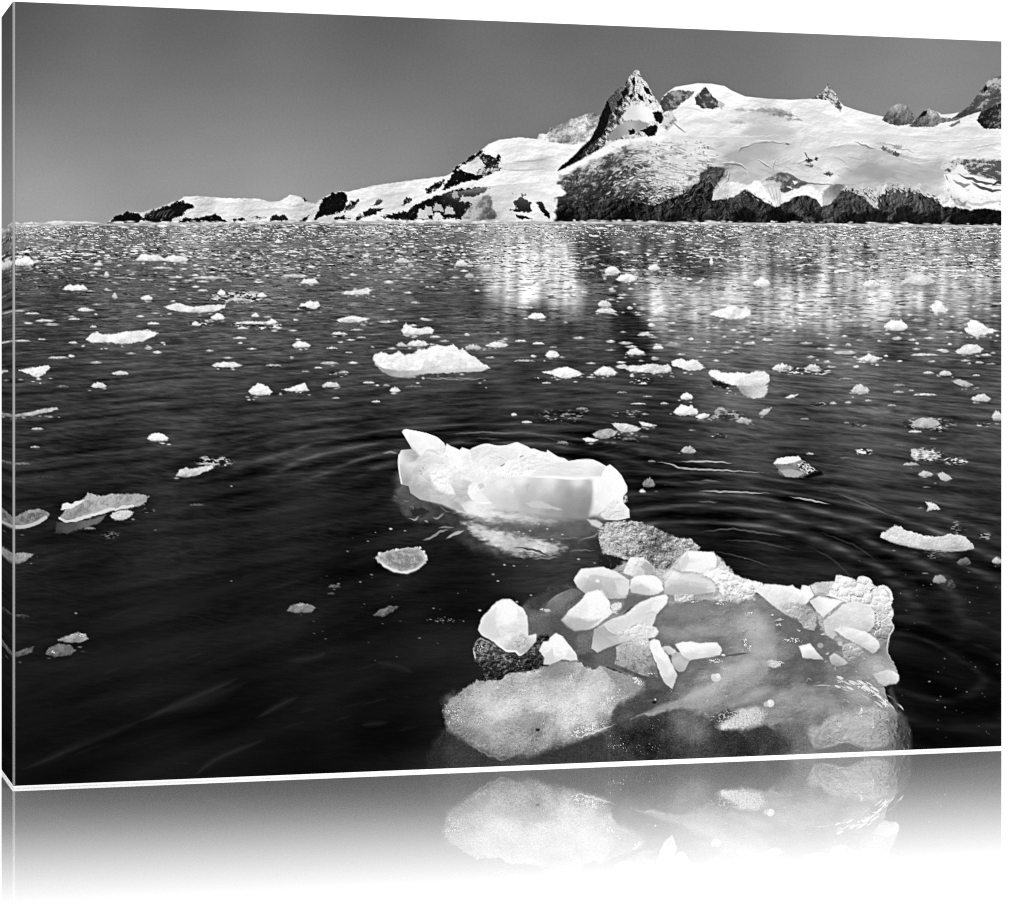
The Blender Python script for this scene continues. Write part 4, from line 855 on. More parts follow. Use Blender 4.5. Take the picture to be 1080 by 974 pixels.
# left, near
brash(204, 480, 248, 494, 165, 0.52, A_BRASH); F(186, 490, 226, 504, "lump", 214, "pale lumpy piece with a trail of crumbs behind it", pts=[(186, 502), (189, 496), (196, 493), (200, 495), (206, 494), (214, 492), (224, 490.5), (225, 494), (216, 498), (206, 502), (196, 504)], under=0.4)
paint([(60, 551), (90, 549), (112, 543), (106, 551), (92, 556), (70, 563), (58, 562)], [(70, 557, 80), (95, 550, 105), (62, 562, 60)], edge=3, rough=1.4, grain=5)
F(62, 520, 158, 552, "slab", 172, "large grainy grey floe with a white front rim near the left edge", under=0,
  pts=[(62, 547), (66, 541), (74, 534), (86, 529), (91, 522), (92, 520), (98, 521), (106, 523.5), (118, 521.5), (132, 521), (148, 521.5), (157, 524), (152, 532), (140, 536), (122, 538), (104, 543), (88, 548), (72, 551)])
paint([(66, 544), (76, 534), (92, 528), (108, 524), (130, 522), (150, 524), (146, 530), (120, 534), (98, 539), (78, 546)], [(80, 540, 150), (110, 530, 170), (140, 526, 160)], edge=3, rough=1.5, grain=11, mottle=0.2, mscale=6, lo=80, hi=220, tex=18, tscale=8)
line([(63, 547), (72, 549.5), (88, 546), (104, 541), (120, 537), (140, 534)], 226, 1.6, 0.85, wob=1.5, taper=False)
paint([(64, 538), (66, 532), (71, 530), (75, 532), (80, 529), (90, 527), (84, 532), (74, 537)], 228, rough=1, rscale=3, tex=15)
F(116, 538, 142, 550, "lump", 212, "small oval pale piece against the side of the large grey floe", pts=[(116, 545), (119, 541), (126, 538.5), (135, 538), (141, 540), (138, 545), (130, 549), (121, 549)], under=0)
brash(106, 560, 128, 570, 90, 0.6, A_BRASH); F(89, 554, 101, 559, "flat", 150, under=0); brash(146, 535, 166, 542, 80, 0.4, A_BRASH)
F(13, 537, 53, 560, "lump", 140, "grey oval of ice with a pale lower rim cut by the left edge", pts=[(12, 549), (20, 543), (30, 538), (42, 537), (51, 540), (52, 544), (46, 550), (36, 555), (24, 558.5), (12, 560)], under=0)
line([(14, 556), (26, 555.5), (38, 552), (48, 546)], 205, 2.0, 0.8, taper=False); paint([(18, 549), (26, 543), (38, 540), (48, 542), (40, 548), (28, 552)], 118, edge=3, mottle=0.3, mscale=5, lo=60, hi=190, grain=9)
F(13, 583, 37, 596, "flat", 150, pts=[(12, 584), (24, 583), (36, 584.5), (28, 591), (20, 595), (12, 596)], under=0); F(60, 667, 95, 679, "flat", 160, "upper of two small grey cakes at the lower left", pts=[(60, 675), (70, 671), (82, 667), (90, 669), (93, 674), (86, 678), (70, 678)], under=0); F(48, 679, 80, 694, "lump", 118, "lower, rounder of two small grey cakes at the lower left", pts=[(48, 690), (52, 683), (62, 679), (74, 680.5), (80, 686), (74, 691), (58, 693.5)], under=0)
sparkle(85, 670, 5, 2, 14, 230, 0.9, seed=4); sparkle(56, 688, 3, 2, 6, 230, 1.0, seed=5)
F(13, 682, 37, 695, "flat", 98, pts=[(13, 690), (24, 685), (36, 682), (34, 688), (22, 692), (13, 695)], under=0); F(14, 645, 31, 652, "flat", 76, under=0); F(84, 685, 92, 689, "flat", 60, under=0); F(302, 636, 334, 648, "flat", 132, "small flat grey cake alone on the dark lower water", pts=[(302, 645), (307, 639), (316, 636), (326, 637.5), (333, 641), (328, 646.5), (314, 647)], under=0)
sparkle(318, 638, 9, 1.2, 12, 200, 0.8, seed=6)
F(346, 614, 359, 621, "flat", 100, under=0); F(345, 623, 353, 628, "flat", 90, under=0); F(394, 639, 421, 653, "flat", 104, "leaf-shaped dark grey cake above the black lower water", pts=[(394, 649), (400, 643), (412, 639), (420, 640), (414, 645), (404, 651)], under=0)
F(396, 576, 452, 606, "lump", 190, "speckled round floe left of the brash-covered ice", under=0,
  pts=[(396, 588), (399, 583), (408, 582), (418, 579), (430, 578), (440, 577), (444, 580), (449, 584), (451, 591), (446, 597), (436, 602), (424, 605), (414, 602), (404, 597), (398, 593)])
paint([(400, 588), (410, 583), (428, 580), (442, 581), (447, 590), (438, 598), (424, 601), (410, 596)], 150, edge=5, mottle=0.25, mscale=6, lo=90, hi=230, grain=15, rough=1.5, tex=16, tscale=8)
paint([(400, 592), (412, 599), (424, 603), (438, 600), (448, 593), (442, 600), (430, 606), (416, 604), (404, 598)], 224, edge=2, rough=0.8)
paint([(410, 604), (426, 606), (440, 603), (430, 609)], 40, edge=2.5, alpha=0.7)
for k, (a, b) in enumerate(((443, 578), (447, 582), (449, 587), (400, 584), (418, 580))):
    spot(a, b, 1.2, 245)

# ------------------------------------------------------- the two large bergs --
A_MB = area("iceberg", "smooth bright white ice block with a tilted wedge on its left end")
A_MBU = area("sunken_ice", "pale ice seen through the water in front of the smooth white block")
A_BB = area("ice_rubble", "grey crusty lump between the smooth block and the clear ice heap")
A_FB = area("iceberg", "large clear grainy ice mass heaped with broken white chunks in front")
A_FBU = area("sunken_ice", "dark grainy ice sinking out of sight under the left of the front mass")
A_FBR = area("sunken_ice", "dim streaky ice under water at the right end of the front mass")

# ice under water in front of the block
paint([(418, 500), (430, 505), (470, 530), (520, 540), (600, 545), (642, 548), (640, 572), (610, 585), (560, 592), (500, 580), (468, 555), (430, 545), (416, 525)],
      [(425, 514, 100), (428, 525, 84), (440, 535, 80), (470, 545, 60), (520, 548, 150), (560, 552, 130), (590, 552, 132), (520, 556, 104), (560, 563, 92), (600, 558, 104), (630, 556, 96), (600, 575, 66), (560, 588, 36), (500, 570, 60), (630, 575, 50)], edge=12, rough=6, rscale=14, stretch=1.6, own=A_MBU, tex=22, tscale=9, alpha=0.95)
paint([(488, 552), (500, 553), (520, 559), (546, 565), (574, 571), (596, 577), (588, 584), (566, 586), (545, 586), (522, 577), (503, 566)],
      [(500, 557, 200), (520, 564, 214), (545, 572, 190), (570, 577, 214), (590, 580, 175), (550, 584, 170)], edge=9, rough=6, rscale=9, stretch=2.2, own=A_MBU, tex=34, tscale=8, slant=0.3)
paint([(470, 531), (490, 534), (520, 537), (555, 541), (590, 551), (580, 555), (555, 555), (530, 552), (505, 547), (484, 541)],
      [(490, 539, 232), (520, 544, 226), (550, 548, 190), (580, 553, 176), (540, 541, 214)], edge=9, rough=4, rscale=9, stretch=2.2, own=A_MBU, tex=26, tscale=9)
paint([(520, 546), (560, 553), (600, 552), (628, 553), (630, 560), (600, 566), (560, 563), (530, 556)], [(540, 554, 92), (580, 558, 84), (610, 558, 100)], edge=9, rough=4, rscale=9, stretch=2, alpha=0.7, tex=18)
for pts, t, w_ in (([(430, 547), (438, 548), (441, 545), (447, 543)], 170, 1.2), ([(447, 550), (452, 551)], 140, 1.2), ([(456, 545), (462, 546.5), (469, 541)], 150, 1.0), ([(444, 570), (455, 567), (464, 561), (474, 559)], 150, 1.4), ([(470, 569), (480, 563), (490, 559)], 190, 1.5), ([(461, 558), (470, 556), (480, 557)], 130, 1.1),
                  ([(430, 533), (436, 536), (434, 541)], 110, 0.9), ([(425, 527), (432, 529)], 120, 1.0), ([(463, 532), (468, 538), (476, 541)], 110, 0.9), ([(610, 570), (625, 566), (632, 562)], 130, 1.2), ([(575, 566), (595, 568), (615, 567)], 110, 0.9), ([(600, 582), (612, 580), (628, 582)], 110, 1.0), ([(540, 577), (562, 580), (580, 586)], 60, 1.2), ([(560, 590), (590, 588)], 130, 1.2), ([(414, 524), (420, 526)], 90, 1.0)):
    line(pts, t, w_, 0.85, wob=1.2)
paint([(432, 538), (444, 535), (452, 540), (446, 546), (436, 545)], 30, edge=3, rough=2, alpha=0.7)
for cx, cy in ((552, 563), (582, 569), (593, 564), (559, 560), (568, 553), (577, 558), (547, 561)):
    spot(cx, cy, 0.6, 190, 0.9, 1.8)

SIL = [(420, 487), (420.5, 480), (423.3, 475), (434, 474), (431, 467), (424, 456), (425.5, 453.5), (428.5, 452.7), (438, 454.7), (450, 457.3), (460.7, 461.4), (468.5, 467.6), (469.5, 471), (471.4, 468), (475.4, 470.7), (479.4, 472.2), (484.7, 474.7), (487.4, 472), (494, 474.2),
       (496, 474.5), (498, 472.7), (506, 469.8), (514, 468.7), (523.4, 470.5), (534, 470), (543.5, 466.7), (546, 466.7), (556.7, 471.3), (560, 473.6), (563, 473.2), (570, 476), (576, 477.3), (577.4, 474.7), (583.4, 478.7), (588.7, 482), (595.4, 483.6), (599.4, 486.5), (612.7, 485.4), (623.4, 485.4), (631.4, 487.4), (639.4, 492), (643.4, 490), (650, 495.4), (655.4, 501.4),
       (661.5, 513.4), (661.5, 518.7), (657, 524), (658, 531), (663.5, 537.4), (664, 546), (652, 549), (637, 548), (622, 545), (600, 542), (580, 540), (560, 538), (530, 537), (503, 543), (490, 541), (479, 537), (466, 532), (454, 529.5), (443, 527), (433, 520), (431, 513), (423.4, 511), (421.5, 500)]
paint(SIL, [(424, 482, 214), (428, 480, 196), (434, 481, 176), (428, 492, 190), (427, 505, 170), (440, 492, 226), (450, 485, 228), (460, 482, 244), (475, 480, 254), (485, 490, 254), (470, 500, 250), (455, 495, 240), (465, 515, 236), (450, 515, 196), (440, 518, 180), (450, 525, 184),
            (462, 525, 196), (475, 532, 200), (485, 515, 206), (483, 524, 190), (498, 522, 244), (490, 505, 246), (510, 500, 244), (530, 495, 252), (550, 490, 250), (570, 485, 250), (585, 490, 248), (520, 515, 226), (500, 538, 240), (640, 505, 254), (640, 525, 252), (650, 540, 236), (625, 540, 170)],
      edge=lambda x, y: 1.1 + 7 * sstep(522, 534, y) * sstep(440, 470, x) * sstep(650, 625, x), own=A_MB, tex=7, tscale=9, facet=5, fscale=16)
# left block and wedge
paint([(420, 487), (421, 480), (423.5, 475.2), (435, 474.3), (441, 481), (437, 487), (430, 489), (424, 494)], [(422, 482, 236), (430, 478, 186), (437, 482, 174), (428, 487, 214), (424, 490, 220)], edge=1.2, own=A_MB, rough=0.6)
paint([(422, 490), (430, 488), (440, 487), (438, 496), (432, 504), (429, 511), (423.5, 510.5)], [(424, 500, 188), (434, 492, 216), (428, 508, 164), (436, 489, 234)], edge=2.5)
line([(421, 480), (420.2, 488), (421.5, 500), (423.5, 510)], 244, 1.0, 0.8, taper=False)
paint([(424, 456), (425.5, 453.5), (428.5, 452.8), (438, 454.8), (450, 457.4), (460.7, 461.6), (468.2, 467.8), (468.8, 474), (466, 480), (461, 482), (455, 477), (448, 478), (443.5, 481), (437, 474), (431, 466)],
      [(426, 456, 244), (436, 460, 250), (450, 462, 252), (462, 467, 244), (440, 470, 246), (455, 472, 252), (444, 478, 232), (432, 464, 226), (464, 476, 236)], edge=1.1, own=A_MB, tex=5, facet=3, fscale=12)
line([(425, 457), (431, 466.5), (438, 475.5), (443.5, 481)], 226, 1.1, 0.8); line([(429, 453.6), (445, 457), (460, 462), (468, 468)], 255, 1.2, 0.9)
line([(446, 479), (452, 475), (459, 477), (465, 481)], 214, 1.6, 0.7); line([(469.3, 468), (469, 475), (465, 482)], 226, 1.1, 0.7)
paint([(440, 488), (447, 482), (458, 480), (468, 484), (476, 491), (470, 496), (455, 492), (446, 498), (438, 503), (434, 500)], [(450, 484, 224), (460, 484, 232), (445, 493, 214), (468, 490, 244), (438, 499, 196)], edge=4, tex=4)
paint([(431.5, 513), (434, 504), (442, 499), (449, 503), (454, 512), (458, 524), (452, 529), (443, 526.5), (433, 520)], [(436, 508, 196), (445, 504, 222), (440, 515, 176), (450, 518, 186), (448, 526, 178), (434, 517, 168)], edge=2.5, tex=5)
paint([(452, 513), (460, 517), (472, 523), (484, 531), (492, 541), (480, 537.5), (466, 532), (454, 529)], [(456, 520, 198), (470, 527, 202), (482, 534, 176), (464, 530, 190)], edge=3)
for cx, cy in ((444, 500), (443, 497), (446, 494)):
    spot(cx, cy, 0.9, 170, 0.7)
paint([(453, 499), (460, 493), (468, 498), (474, 510), (481, 522), (474, 521), (462, 515), (455, 508)], 248, edge=3, crumb=13, cscale=6)
# inner hollows and slabs
paint([(478, 508), (488, 505), (497, 508), (496, 518), (500, 528), (490, 530), (480, 522)], [(484, 510, 226), (490, 518, 196), (484, 524, 186), (494, 526, 200)], edge=3.5)
paint([(494, 513), (500, 509), (508, 512), (516, 512), (518, 520), (522, 528), (511, 531), (498, 528), (493, 521)], [(498, 516, 252), (508, 520, 240), (515, 525, 236), (505, 528, 244), (500, 512, 246)], edge=1.8)
line([(500, 529), (511, 531), (522, 528), (518, 519)], 255, 1.2, 0.9)
paint([(503, 511), (509, 510), (512, 514), (506, 516)], 214, edge=2, rough=1)
paint([(495, 475.5), (500, 472.5), (506, 470.3), (514, 469.3), (524, 471.5), (534, 471.5), (541, 474), (545, 478), (540, 483), (533, 488), (527, 492), (515, 490), (505, 489), (498, 486)], [(500, 480, 226), (515, 478, 232), (530, 478, 234), (540, 478, 240), (520, 486, 236), (508, 487, 244)], edge=1.4, tex=3, tscale=12, stretch=3)
line([(496, 474.8), (506, 470.5), (514, 469.2), (524, 471.2), (534, 470.6), (544, 467.2)], 255, 1.3, 0.9)
line([(527, 492), (530, 491), (533, 488.5)], 130, 0.9, 0.8); line([(547.5, 483.5), (550, 481.5), (553, 481)], 130, 0.9, 0.8); line([(536, 487), (543, 482), (548, 474)], 226, 0.9, 0.6)
paint([(533, 492), (545, 485), (556, 480), (568, 478), (578, 480), (586, 482), (575, 490), (562, 498), (550, 502), (536, 503)], 248, edge=3, crumb=13, cscale=6, tex=6, tscale=4)
paint([(559, 501.5), (566, 496), (576, 490.5), (588, 487.5), (600, 487.5), (612, 486), (624, 486), (633, 488.8), (639, 492.5), (636, 497), (634, 502.5), (610, 503), (585, 503)], [(566, 500, 236), (590, 493, 230), (610, 495, 234), (625, 490, 240), (632, 498, 222), (600, 501, 232), (620, 487, 246)], edge=1.3, tex=3, tscale=16, stretch=4)
line([(599, 486.8), (612, 485.6), (624, 485.6), (632, 488)], 255, 1.2, 0.9)
paint([(508, 519), (514, 511), (528, 505.5), (548, 503), (575, 503), (600, 505), (620, 505.5), (625, 507), (626, 520), (625, 534), (621, 549), (600, 549), (580, 547), (560, 544), (540, 540), (524, 537)],
      [(515, 517, 232), (530, 509, 246), (550, 506, 250), (580, 506, 246), (610, 508, 238), (535, 520, 216), (555, 515, 206), (555, 524, 190), (570, 517, 214), (580, 512, 222), (575, 526, 184), (590, 517, 178), (600, 522, 158), (615, 520, 160), (622, 513, 188), (600, 534, 148), (618, 530, 146), (615, 540, 136), (580, 536, 156), (555, 533, 180), (535, 531, 206), (520, 528, 216), (562, 520, 190), (600, 546, 140), (560, 541, 186), (540, 538, 206)], edge=lambda x, y: 2.2 + 3 * sstep(612, 622, x) + 6 * sstep(525, 538, y), own=A_MB, tex=3, tscale=9)
line([(556, 503.5), (580, 503.2), (604, 505), (624, 505)], 255, 1.6, 0.85)
for pts in ([(556, 521), (556, 513), (560, 510)], ):
    line(pts, 180, 1.5, 0.4)
paint([(533, 516), (540, 513), (543, 517), (541, 521)], 236, edge=3, alpha=0.7)
paint([(554, 531), (566, 528), (576, 531), (585, 535), (592, 538), (575, 537), (560, 535)], 206, edge=3, rough=1.5, alpha=0.8)
paint([(625, 507), (636, 503), (648, 499), (655, 503), (661, 514), (660, 519), (656, 525), (648, 527), (640, 536), (630, 543), (622, 544), (625, 530), (626, 518)], [(630, 512, 254), (645, 505, 255), (655, 515, 254), (632, 530, 248), (645, 522, 252), (640, 515, 248), (627, 525, 236), (626, 538, 222)], edge=lambda x, y: 1.6 + 5 * sstep(634, 626, x), tex=4, tscale=7, stretch=0.5)
paint([(633, 543), (640, 533), (648, 527.5), (657, 531.5), (663, 538), (663.5, 546), (650, 549), (638, 548)], [(640, 538, 232), (652, 534, 240), (655, 544, 226), (642, 546, 220)], edge=1.6, crumb=9, cscale=8)
paint([(657, 524), (661, 522), (662, 529), (658, 531)], 150, edge=1.3, mottle=0.6, mscale=3)
paint([(619, 548), (628, 548), (636, 553), (632, 558), (624, 554)], 206, edge=3, rough=1)
for k in range(26):
    r_ = np.random.RandomState(900 + k)
    line([(560 + r_.uniform(-25, 30), 478 + r_.uniform(0, 22)), (566 + r_.uniform(-25, 30), 480 + r_.uniform(0, 20))], r_.choice([228, 255, 232]), 0.7, 0.5, wob=1.5)

flecks([(440, 484), (470, 480), (500, 490), (545, 495), (540, 503), (500, 508), (470, 505), (445, 496)], 60, 0.6, 7, 255, 71, 226, 0.7, 0.7, 0.3, 0.6)
flecks([(500, 476), (535, 474), (530, 488), (505, 487)], 14, 0.3, 12, 246, 74, 0, 0.7, 0.2, 0.2, 0.6)
flecks([(570, 494), (630, 490), (630, 500), (575, 501)], 16, 0.02, 16, 246, 75, 0, 0.7, 0.1, 0.1, 0.6)
billow([(424, 470), (470, 466), (560, 470), (600, 490), (560, 505), (510, 512), (500, 540), (450, 530), (424, 510)], 5, 22, 76, 8)
# the crusty grey lump
paint([(640, 552), (655, 549), (670, 550), (690, 556), (702, 562), (715, 567), (728, 568), (738, 577), (730, 590), (715, 598), (700, 606), (685, 602), (664, 592), (650, 587), (636, 584), (632, 573), (631, 560)],
      [(640, 565, 178), (660, 560, 168), (650, 580, 158), (680, 570, 148), (690, 585, 133), (710, 580, 153), (725, 575, 163), (670, 590, 138), (665, 570, 178), (683, 575, 94), (695, 575, 118), (640, 585, 138)],
      edge=1.6, rough=2.5, rscale=5, own=A_BB, mottle=0.30, mscale=9, lo=30, hi=215, grain=20, relief=34, rel_scale=5, crumb=20, cscale=5.5, tex=36, tscale=14)
paint([(634, 572), (640, 566), (645, 575), (655, 584), (664, 590), (650, 588), (637, 583)], 175, edge=3, alpha=0.5, mottle=0.6, mscale=4)
sparkle(660, 568, 24, 14, 60, 235, 0.9, seed=8); sparkle(715, 578, 16, 8, 30, 230, 0.8, seed=9)
paint([(632, 586), (650, 588), (668, 596), (655, 606), (640, 604), (630, 596)], 44, edge=4, rough=3, rscale=6, mottle=0.4, mscale=5, lo=10, hi=150, alpha=0.85)

# ------------------------------------------------------ the front ice mass --
def P(region, *pts):
    """points noted on an enlarged piece of the motif (five to one)"""
    ox, oy = {1: (440, 590), 2: (600, 560), 3: (760, 580), 4: (640, 660), 5: (780, 640), 6: (440, 680)}[region]
    return [(ox + a / 4.995, oy + b / 4.995) for a, b in pts]


# sunken skirts
paint([(446, 830), (450, 800), (456, 784), (464, 772), (472, 766), (500, 785), (540, 795), (600, 790), (660, 770), (660, 830)], [(455, 800, 40), (460, 785, 44), (480, 795, 62), (510, 805, 58), (540, 808, 70), (580, 808, 56), (620, 795, 60), (650, 790, 60)],
      edge=7, rough=4, rscale=9, own=A_FBU, grain=12, tex=8, tscale=9)
paint([(938, 742), (948, 750), (955, 757), (960, 770), (962, 784), (961, 800), (925, 800), (925, 745)], [(950, 765, 76), (945, 780, 92), (956, 780, 60), (940, 755, 110)], edge=7, rough=2, rscale=6, own=A_FBR, grain=10, tex=24, tscale=4, stretch=0.5)
# dim ice behind the left chunks
paint([(540, 655), (552, 638), (566, 628), (578, 622), (600, 618), (625, 622), (650, 640), (660, 690), (640, 712), (610, 706), (580, 700), (560, 680)],
      [(560, 640, 92), (575, 630, 86), (560, 655, 110), (575, 650, 118), (590, 655, 110), (585, 665, 92), (600, 668, 106), (615, 675, 118), (625, 690, 102), (610, 700, 86), (640, 695, 126), (600, 685, 96), (640, 650, 166), (600, 620, 86)], edge=6, rough=4, rscale=9, own=A_FB, grain=14, tex=18, tscale=12)
paint(P(1, (560, 230), (640, 170), (760, 140), (830, 155), (700, 215), (640, 270), (600, 265)), 46, edge=6, rough=3, alpha=0.6, tex=16, grain=10)
paint([(577, 640), (579, 635), (585, 629), (598, 623), (606, 620.5), (616, 625), (606, 631), (598, 636), (590, 644), (580, 642)], [(585, 632, 132), (600, 628, 120), (606, 624, 104), (585, 641, 112)], edge=2.2, rough=1, grain=9, tex=10, own=A_FB)
line([(577, 638), (580, 634), (590, 627), (604, 621)], 150, 0.9, 0.6)
sparkle(572, 643, 4, 1.6, 14, 240, 1.2, seed=21); spot(577, 644, 1.6, 200, 0.9, 2)
paint(P(1, (590, 340), (700, 290), (780, 290), (770, 340), (840, 380), (840, 470), (720, 400), (620, 390)), [(570, 660, 96), (590, 655, 78), (600, 670, 86)], edge=6, rough=3, alpha=0.7, grain=12, own=A_FB)
# dark crust under the round lump
paint(P(1, (293, 470), (305, 440), (335, 412), (400, 440), (470, 490), (540, 508), (620, 440), (640, 402), (690, 398), (702, 425), (655, 480), (668, 560), (600, 590), (480, 605), (440, 637), (330, 640), (352, 590), (310, 545), (300, 530)),
      [(502, 684, 94), (515, 682, 102), (530, 695, 84), (545, 702, 62), (520, 710, 48), (560, 700, 48), (565, 685, 78), (575, 673, 48), (510, 716, 52), (555, 690, 74)], edge=1.8, rough=2, rscale=5, own=A_FB, mottle=0.35, mscale=5, lo=12, hi=200, crumb=22, cscale=5, grain=16)
line(P(1, (294, 470), (302, 500), (308, 530)), 210, 1.0, 0.8, wob=1); line(P(1, (296, 465), (330, 418), (360, 430), (410, 455)), 170, 1.0, 0.7, wob=1.5)
sparkle(508, 683, 7, 5, 30, 215, 0.9, seed=22); sparkle(540, 698, 14, 5, 26, 190, 0.8, 0.4, seed=23)

# clear grainy body, right part first
BODY = P(2, (180, 712), (240, 600), (500, 330), (700, 330), (970, 330)) + P(3, (240, 240), (420, 260), (560, 230), (700, 220), (880, 300), (890, 460), (880, 540), (920, 610), (940, 680), (922, 706), (860, 720), (880, 790), (925, 855), (930, 900)) + [(944, 800), (936, 830), (668, 830), (650, 775), (634, 758), (640, 740)]
paint(BODY, [(700, 640, 122), (690, 655, 126), (720, 650, 116), (745, 640, 122), (730, 660, 131), (705, 675, 112), (700, 685, 114), (760, 655, 143), (740, 675, 134), (760, 685, 122), (785, 665, 151), (795, 650, 145), (800, 665, 159), (810, 650, 134), (810, 680, 145), (790, 685, 145), (825, 660, 106), (835, 668, 112), (850, 670, 101), (850, 665, 107), (820, 690, 141),
             (716, 700, 94), (735, 702, 106), (700, 720, 88), (680, 725, 84), (690, 740, 80), (665, 730, 80), (660, 745, 76), (720, 720, 122), (745, 715, 145), (770, 705, 156), (790, 700, 153), (735, 735, 156), (760, 735, 134), (770, 740, 122), (785, 725, 133), (805, 715, 118), (815, 710, 109), (840, 705, 100), (860, 708, 96), (855, 718, 101), (835, 720, 118), (800, 735, 145), (830, 740, 145), (860, 740, 134), (810, 755, 151), (850, 750, 134), (880, 700, 131), (890, 710, 134),
             (900, 690, 145), (915, 690, 143), (920, 705, 156), (935, 712, 193), (930, 690, 145), (905, 725, 145), (890, 740, 131), (880, 755, 134), (900, 760, 151), (920, 750, 145), (930, 770, 134), (915, 780, 134), (890, 785, 124), (876, 770, 134), (870, 785, 124), (935, 790, 114)],
      edge=1.4, rough=1.0, rscale=4, own=A_FB, grain=8, tex=26, tscale=24, relief=6, rel_scale=12, stretch=1.4)
# ridge and bright fans
paint(P(4, (180, 470), (290, 420), (400, 380), (520, 320), (640, 240), (760, 175), (830, 185), (860, 230), (800, 300), (700, 360), (560, 420), (480, 440), (400, 430), (300, 455), (210, 478)), [(690, 752, 146), (720, 740, 158), (745, 735, 168), (735, 722, 142), (770, 715, 160), (790, 702, 168), (800, 710, 156), (770, 730, 150), (750, 742, 160)], edge=5, rough=2, rscale=10, own=A_FB, grain=11)
line(P(4, (60, 535), (150, 480), (230, 466), (330, 445), (400, 432), (480, 440)), 176, 1.6, 0.6, wob=1.5)
paint(P(4, (480, 470), (600, 440), (700, 400), (780, 380), (860, 330), (920, 300), (900, 360), (800, 420), (700, 440)), 108, edge=7, rough=3, alpha=0.55, grain=8)
paint(P(4, (560, 530), (640, 470), (700, 440), (790, 430), (850, 460), (800, 520), (700, 545), (610, 555)), [(755, 765, 196), (770, 755, 200), (790, 752, 206), (800, 755, 190), (762, 768, 220)], edge=6, rough=2.5, rscale=6, grain=22, mottle=0.25, mscale=3, lo=80, hi=250)
paint(P(4, (540, 480), (640, 440), (690, 460), (600, 520), (540, 530)), 110, edge=5, rough=2, alpha=0.7, mottle=0.7, mscale=2.5, lo=30, hi=240)
# dark lee at the foot
paint(P(4, (-10, 545), (60, 515), (150, 482), (250, 475), (330, 450), (400, 440), (480, 462), (560, 500), (600, 545), (700, 552), (800, 540), (920, 515), (1000, 498), (1079, 510), (1079, 700), (-10, 760)),
      [(642, 785, 78), (650, 790, 65), (660, 780, 39), (670, 775, 27), (685, 770, 36), (690, 790, 32), (700, 775, 63), (720, 765, 118), (735, 775, 118), (715, 790, 63), (740, 790, 68), (760, 780, 54), (780, 790, 42), (800, 775, 57), (820, 785, 57), (845, 775, 116), (850, 790, 120), (830, 765, 112), (675, 758, 73), (655, 800, 59), (700, 800, 45), (665, 765, 72), (870, 775, 150), (865, 790, 140), (790, 764, 73)], edge=lambda x, y: 7 + 16 * sstep(815, 850, x), rough=6, rscale=9, own=A_FB, grain=16, tex=22, tscale=10)
sparkle(670, 790, 30, 10, 150, 150, 0.6, seed=30); sparkle(650, 785, 14, 12, 70, 190, 0.7, seed=31); sparkle(690, 765, 12, 8, 26, 150, 0.6, seed=32)
# right lower lobe
paint(P(5, (350, 640), (430, 620), (470, 580), (560, 560), (700, 520), (780, 560), (780, 740), (660, 750), (560, 715), (450, 750), (390, 745), (370, 700)), [(868, 772, 172), (880, 765, 182), (900, 760, 180), (915, 755, 188), (900, 775, 178), (870, 785, 152), (920, 780, 172), (930, 770, 162)], edge=6, rough=4, rscale=8, own=A_FB, grain=9, tex=22, tscale=9, relief=14, rel_scale=7)
paint(P(5, (400, 752), (470, 740), (560, 715), (650, 745), (660, 800), (400, 800)), 120, edge=5, rough=1, own=A_FB, grain=9)
line(P(5, (400, 750), (470, 738), (560, 712), (650, 748)), 190, 1.0, 0.5, wob=1); line(P(5, (360, 680), (390, 730), (400, 750)), 176, 1.0, 0.5)
sparkle(909, 752, 2, 6, 24, 250, 1.4, seed=33); sparkle(920, 765, 2, 8, 20, 240, 1.1, seed=34); sparkle(884, 764, 4, 4, 18, 220, 0.9, seed=35)
flecks([(926, 748), (934, 748), (938, 790), (930, 794)], 26, 1.3, 5, 210, 701, 50, 0.6, 0.5, 0.2, 0.6)
for k in range(40):
    r_ = np.random.RandomState(760 + k)
    a, b = 944 + r_.uniform(-8, 14), 758 + r_.uniform(0, 36)
    line([(a, b), (a + 2, b + 2.5), (a + 1, b + 6)], r_.choice([30, 130, 150, 50]), 0.7, 0.5)
# shade seams of the clear body
for pts, t, w_, a in ((P(3, (0, 570), (80, 550), (150, 545)), 90, 1.0, 0.7), (P(2, (800, 655), (880, 655), (950, 640)), 92, 1.0, 0.7), (P(3, (310, 610), (360, 585), (420, 572)), 96, 1.0, 0.6), (P(3, (480, 716), (540, 714), (590, 715)), 200, 0.8, 0.7), (P(2, (450, 470), (560, 500), (680, 470)), 116, 4, 0.3), (P(2, (620, 400), (700, 380), (790, 380)), 150, 2, 0.4),
                      (P(3, (440, 600), (470, 680), (500, 700)), 84, 6, 0.35), (P(3, (0, 810), (90, 790), (170, 740)), 100, 3, 0.4)):
    line(pts, t, w_, a)
paint(P(2, (470, 440), (560, 370), (700, 345), (800, 390), (760, 440), (640, 470), (540, 500)), 120, edge=10, rough=5, rscale=16, alpha=0.55, tex=12, tscale=12)
paint(P(3, (130, 400), (200, 380), (290, 470), (270, 540), (190, 560), (140, 480)), 172, edge=10, rough=3, rscale=12, alpha=0.6, tex=8)
paint(P(3, (170, 270), (280, 330), (420, 400), (540, 470), (640, 520), (560, 580), (520, 520), (400, 470), (280, 370)), [(810, 640, 120), (835, 655, 108), (860, 675, 104), (875, 685, 112)], edge=5, rough=2.5, rscale=8, alpha=0.85, tex=14, tscale=6, grain=7)
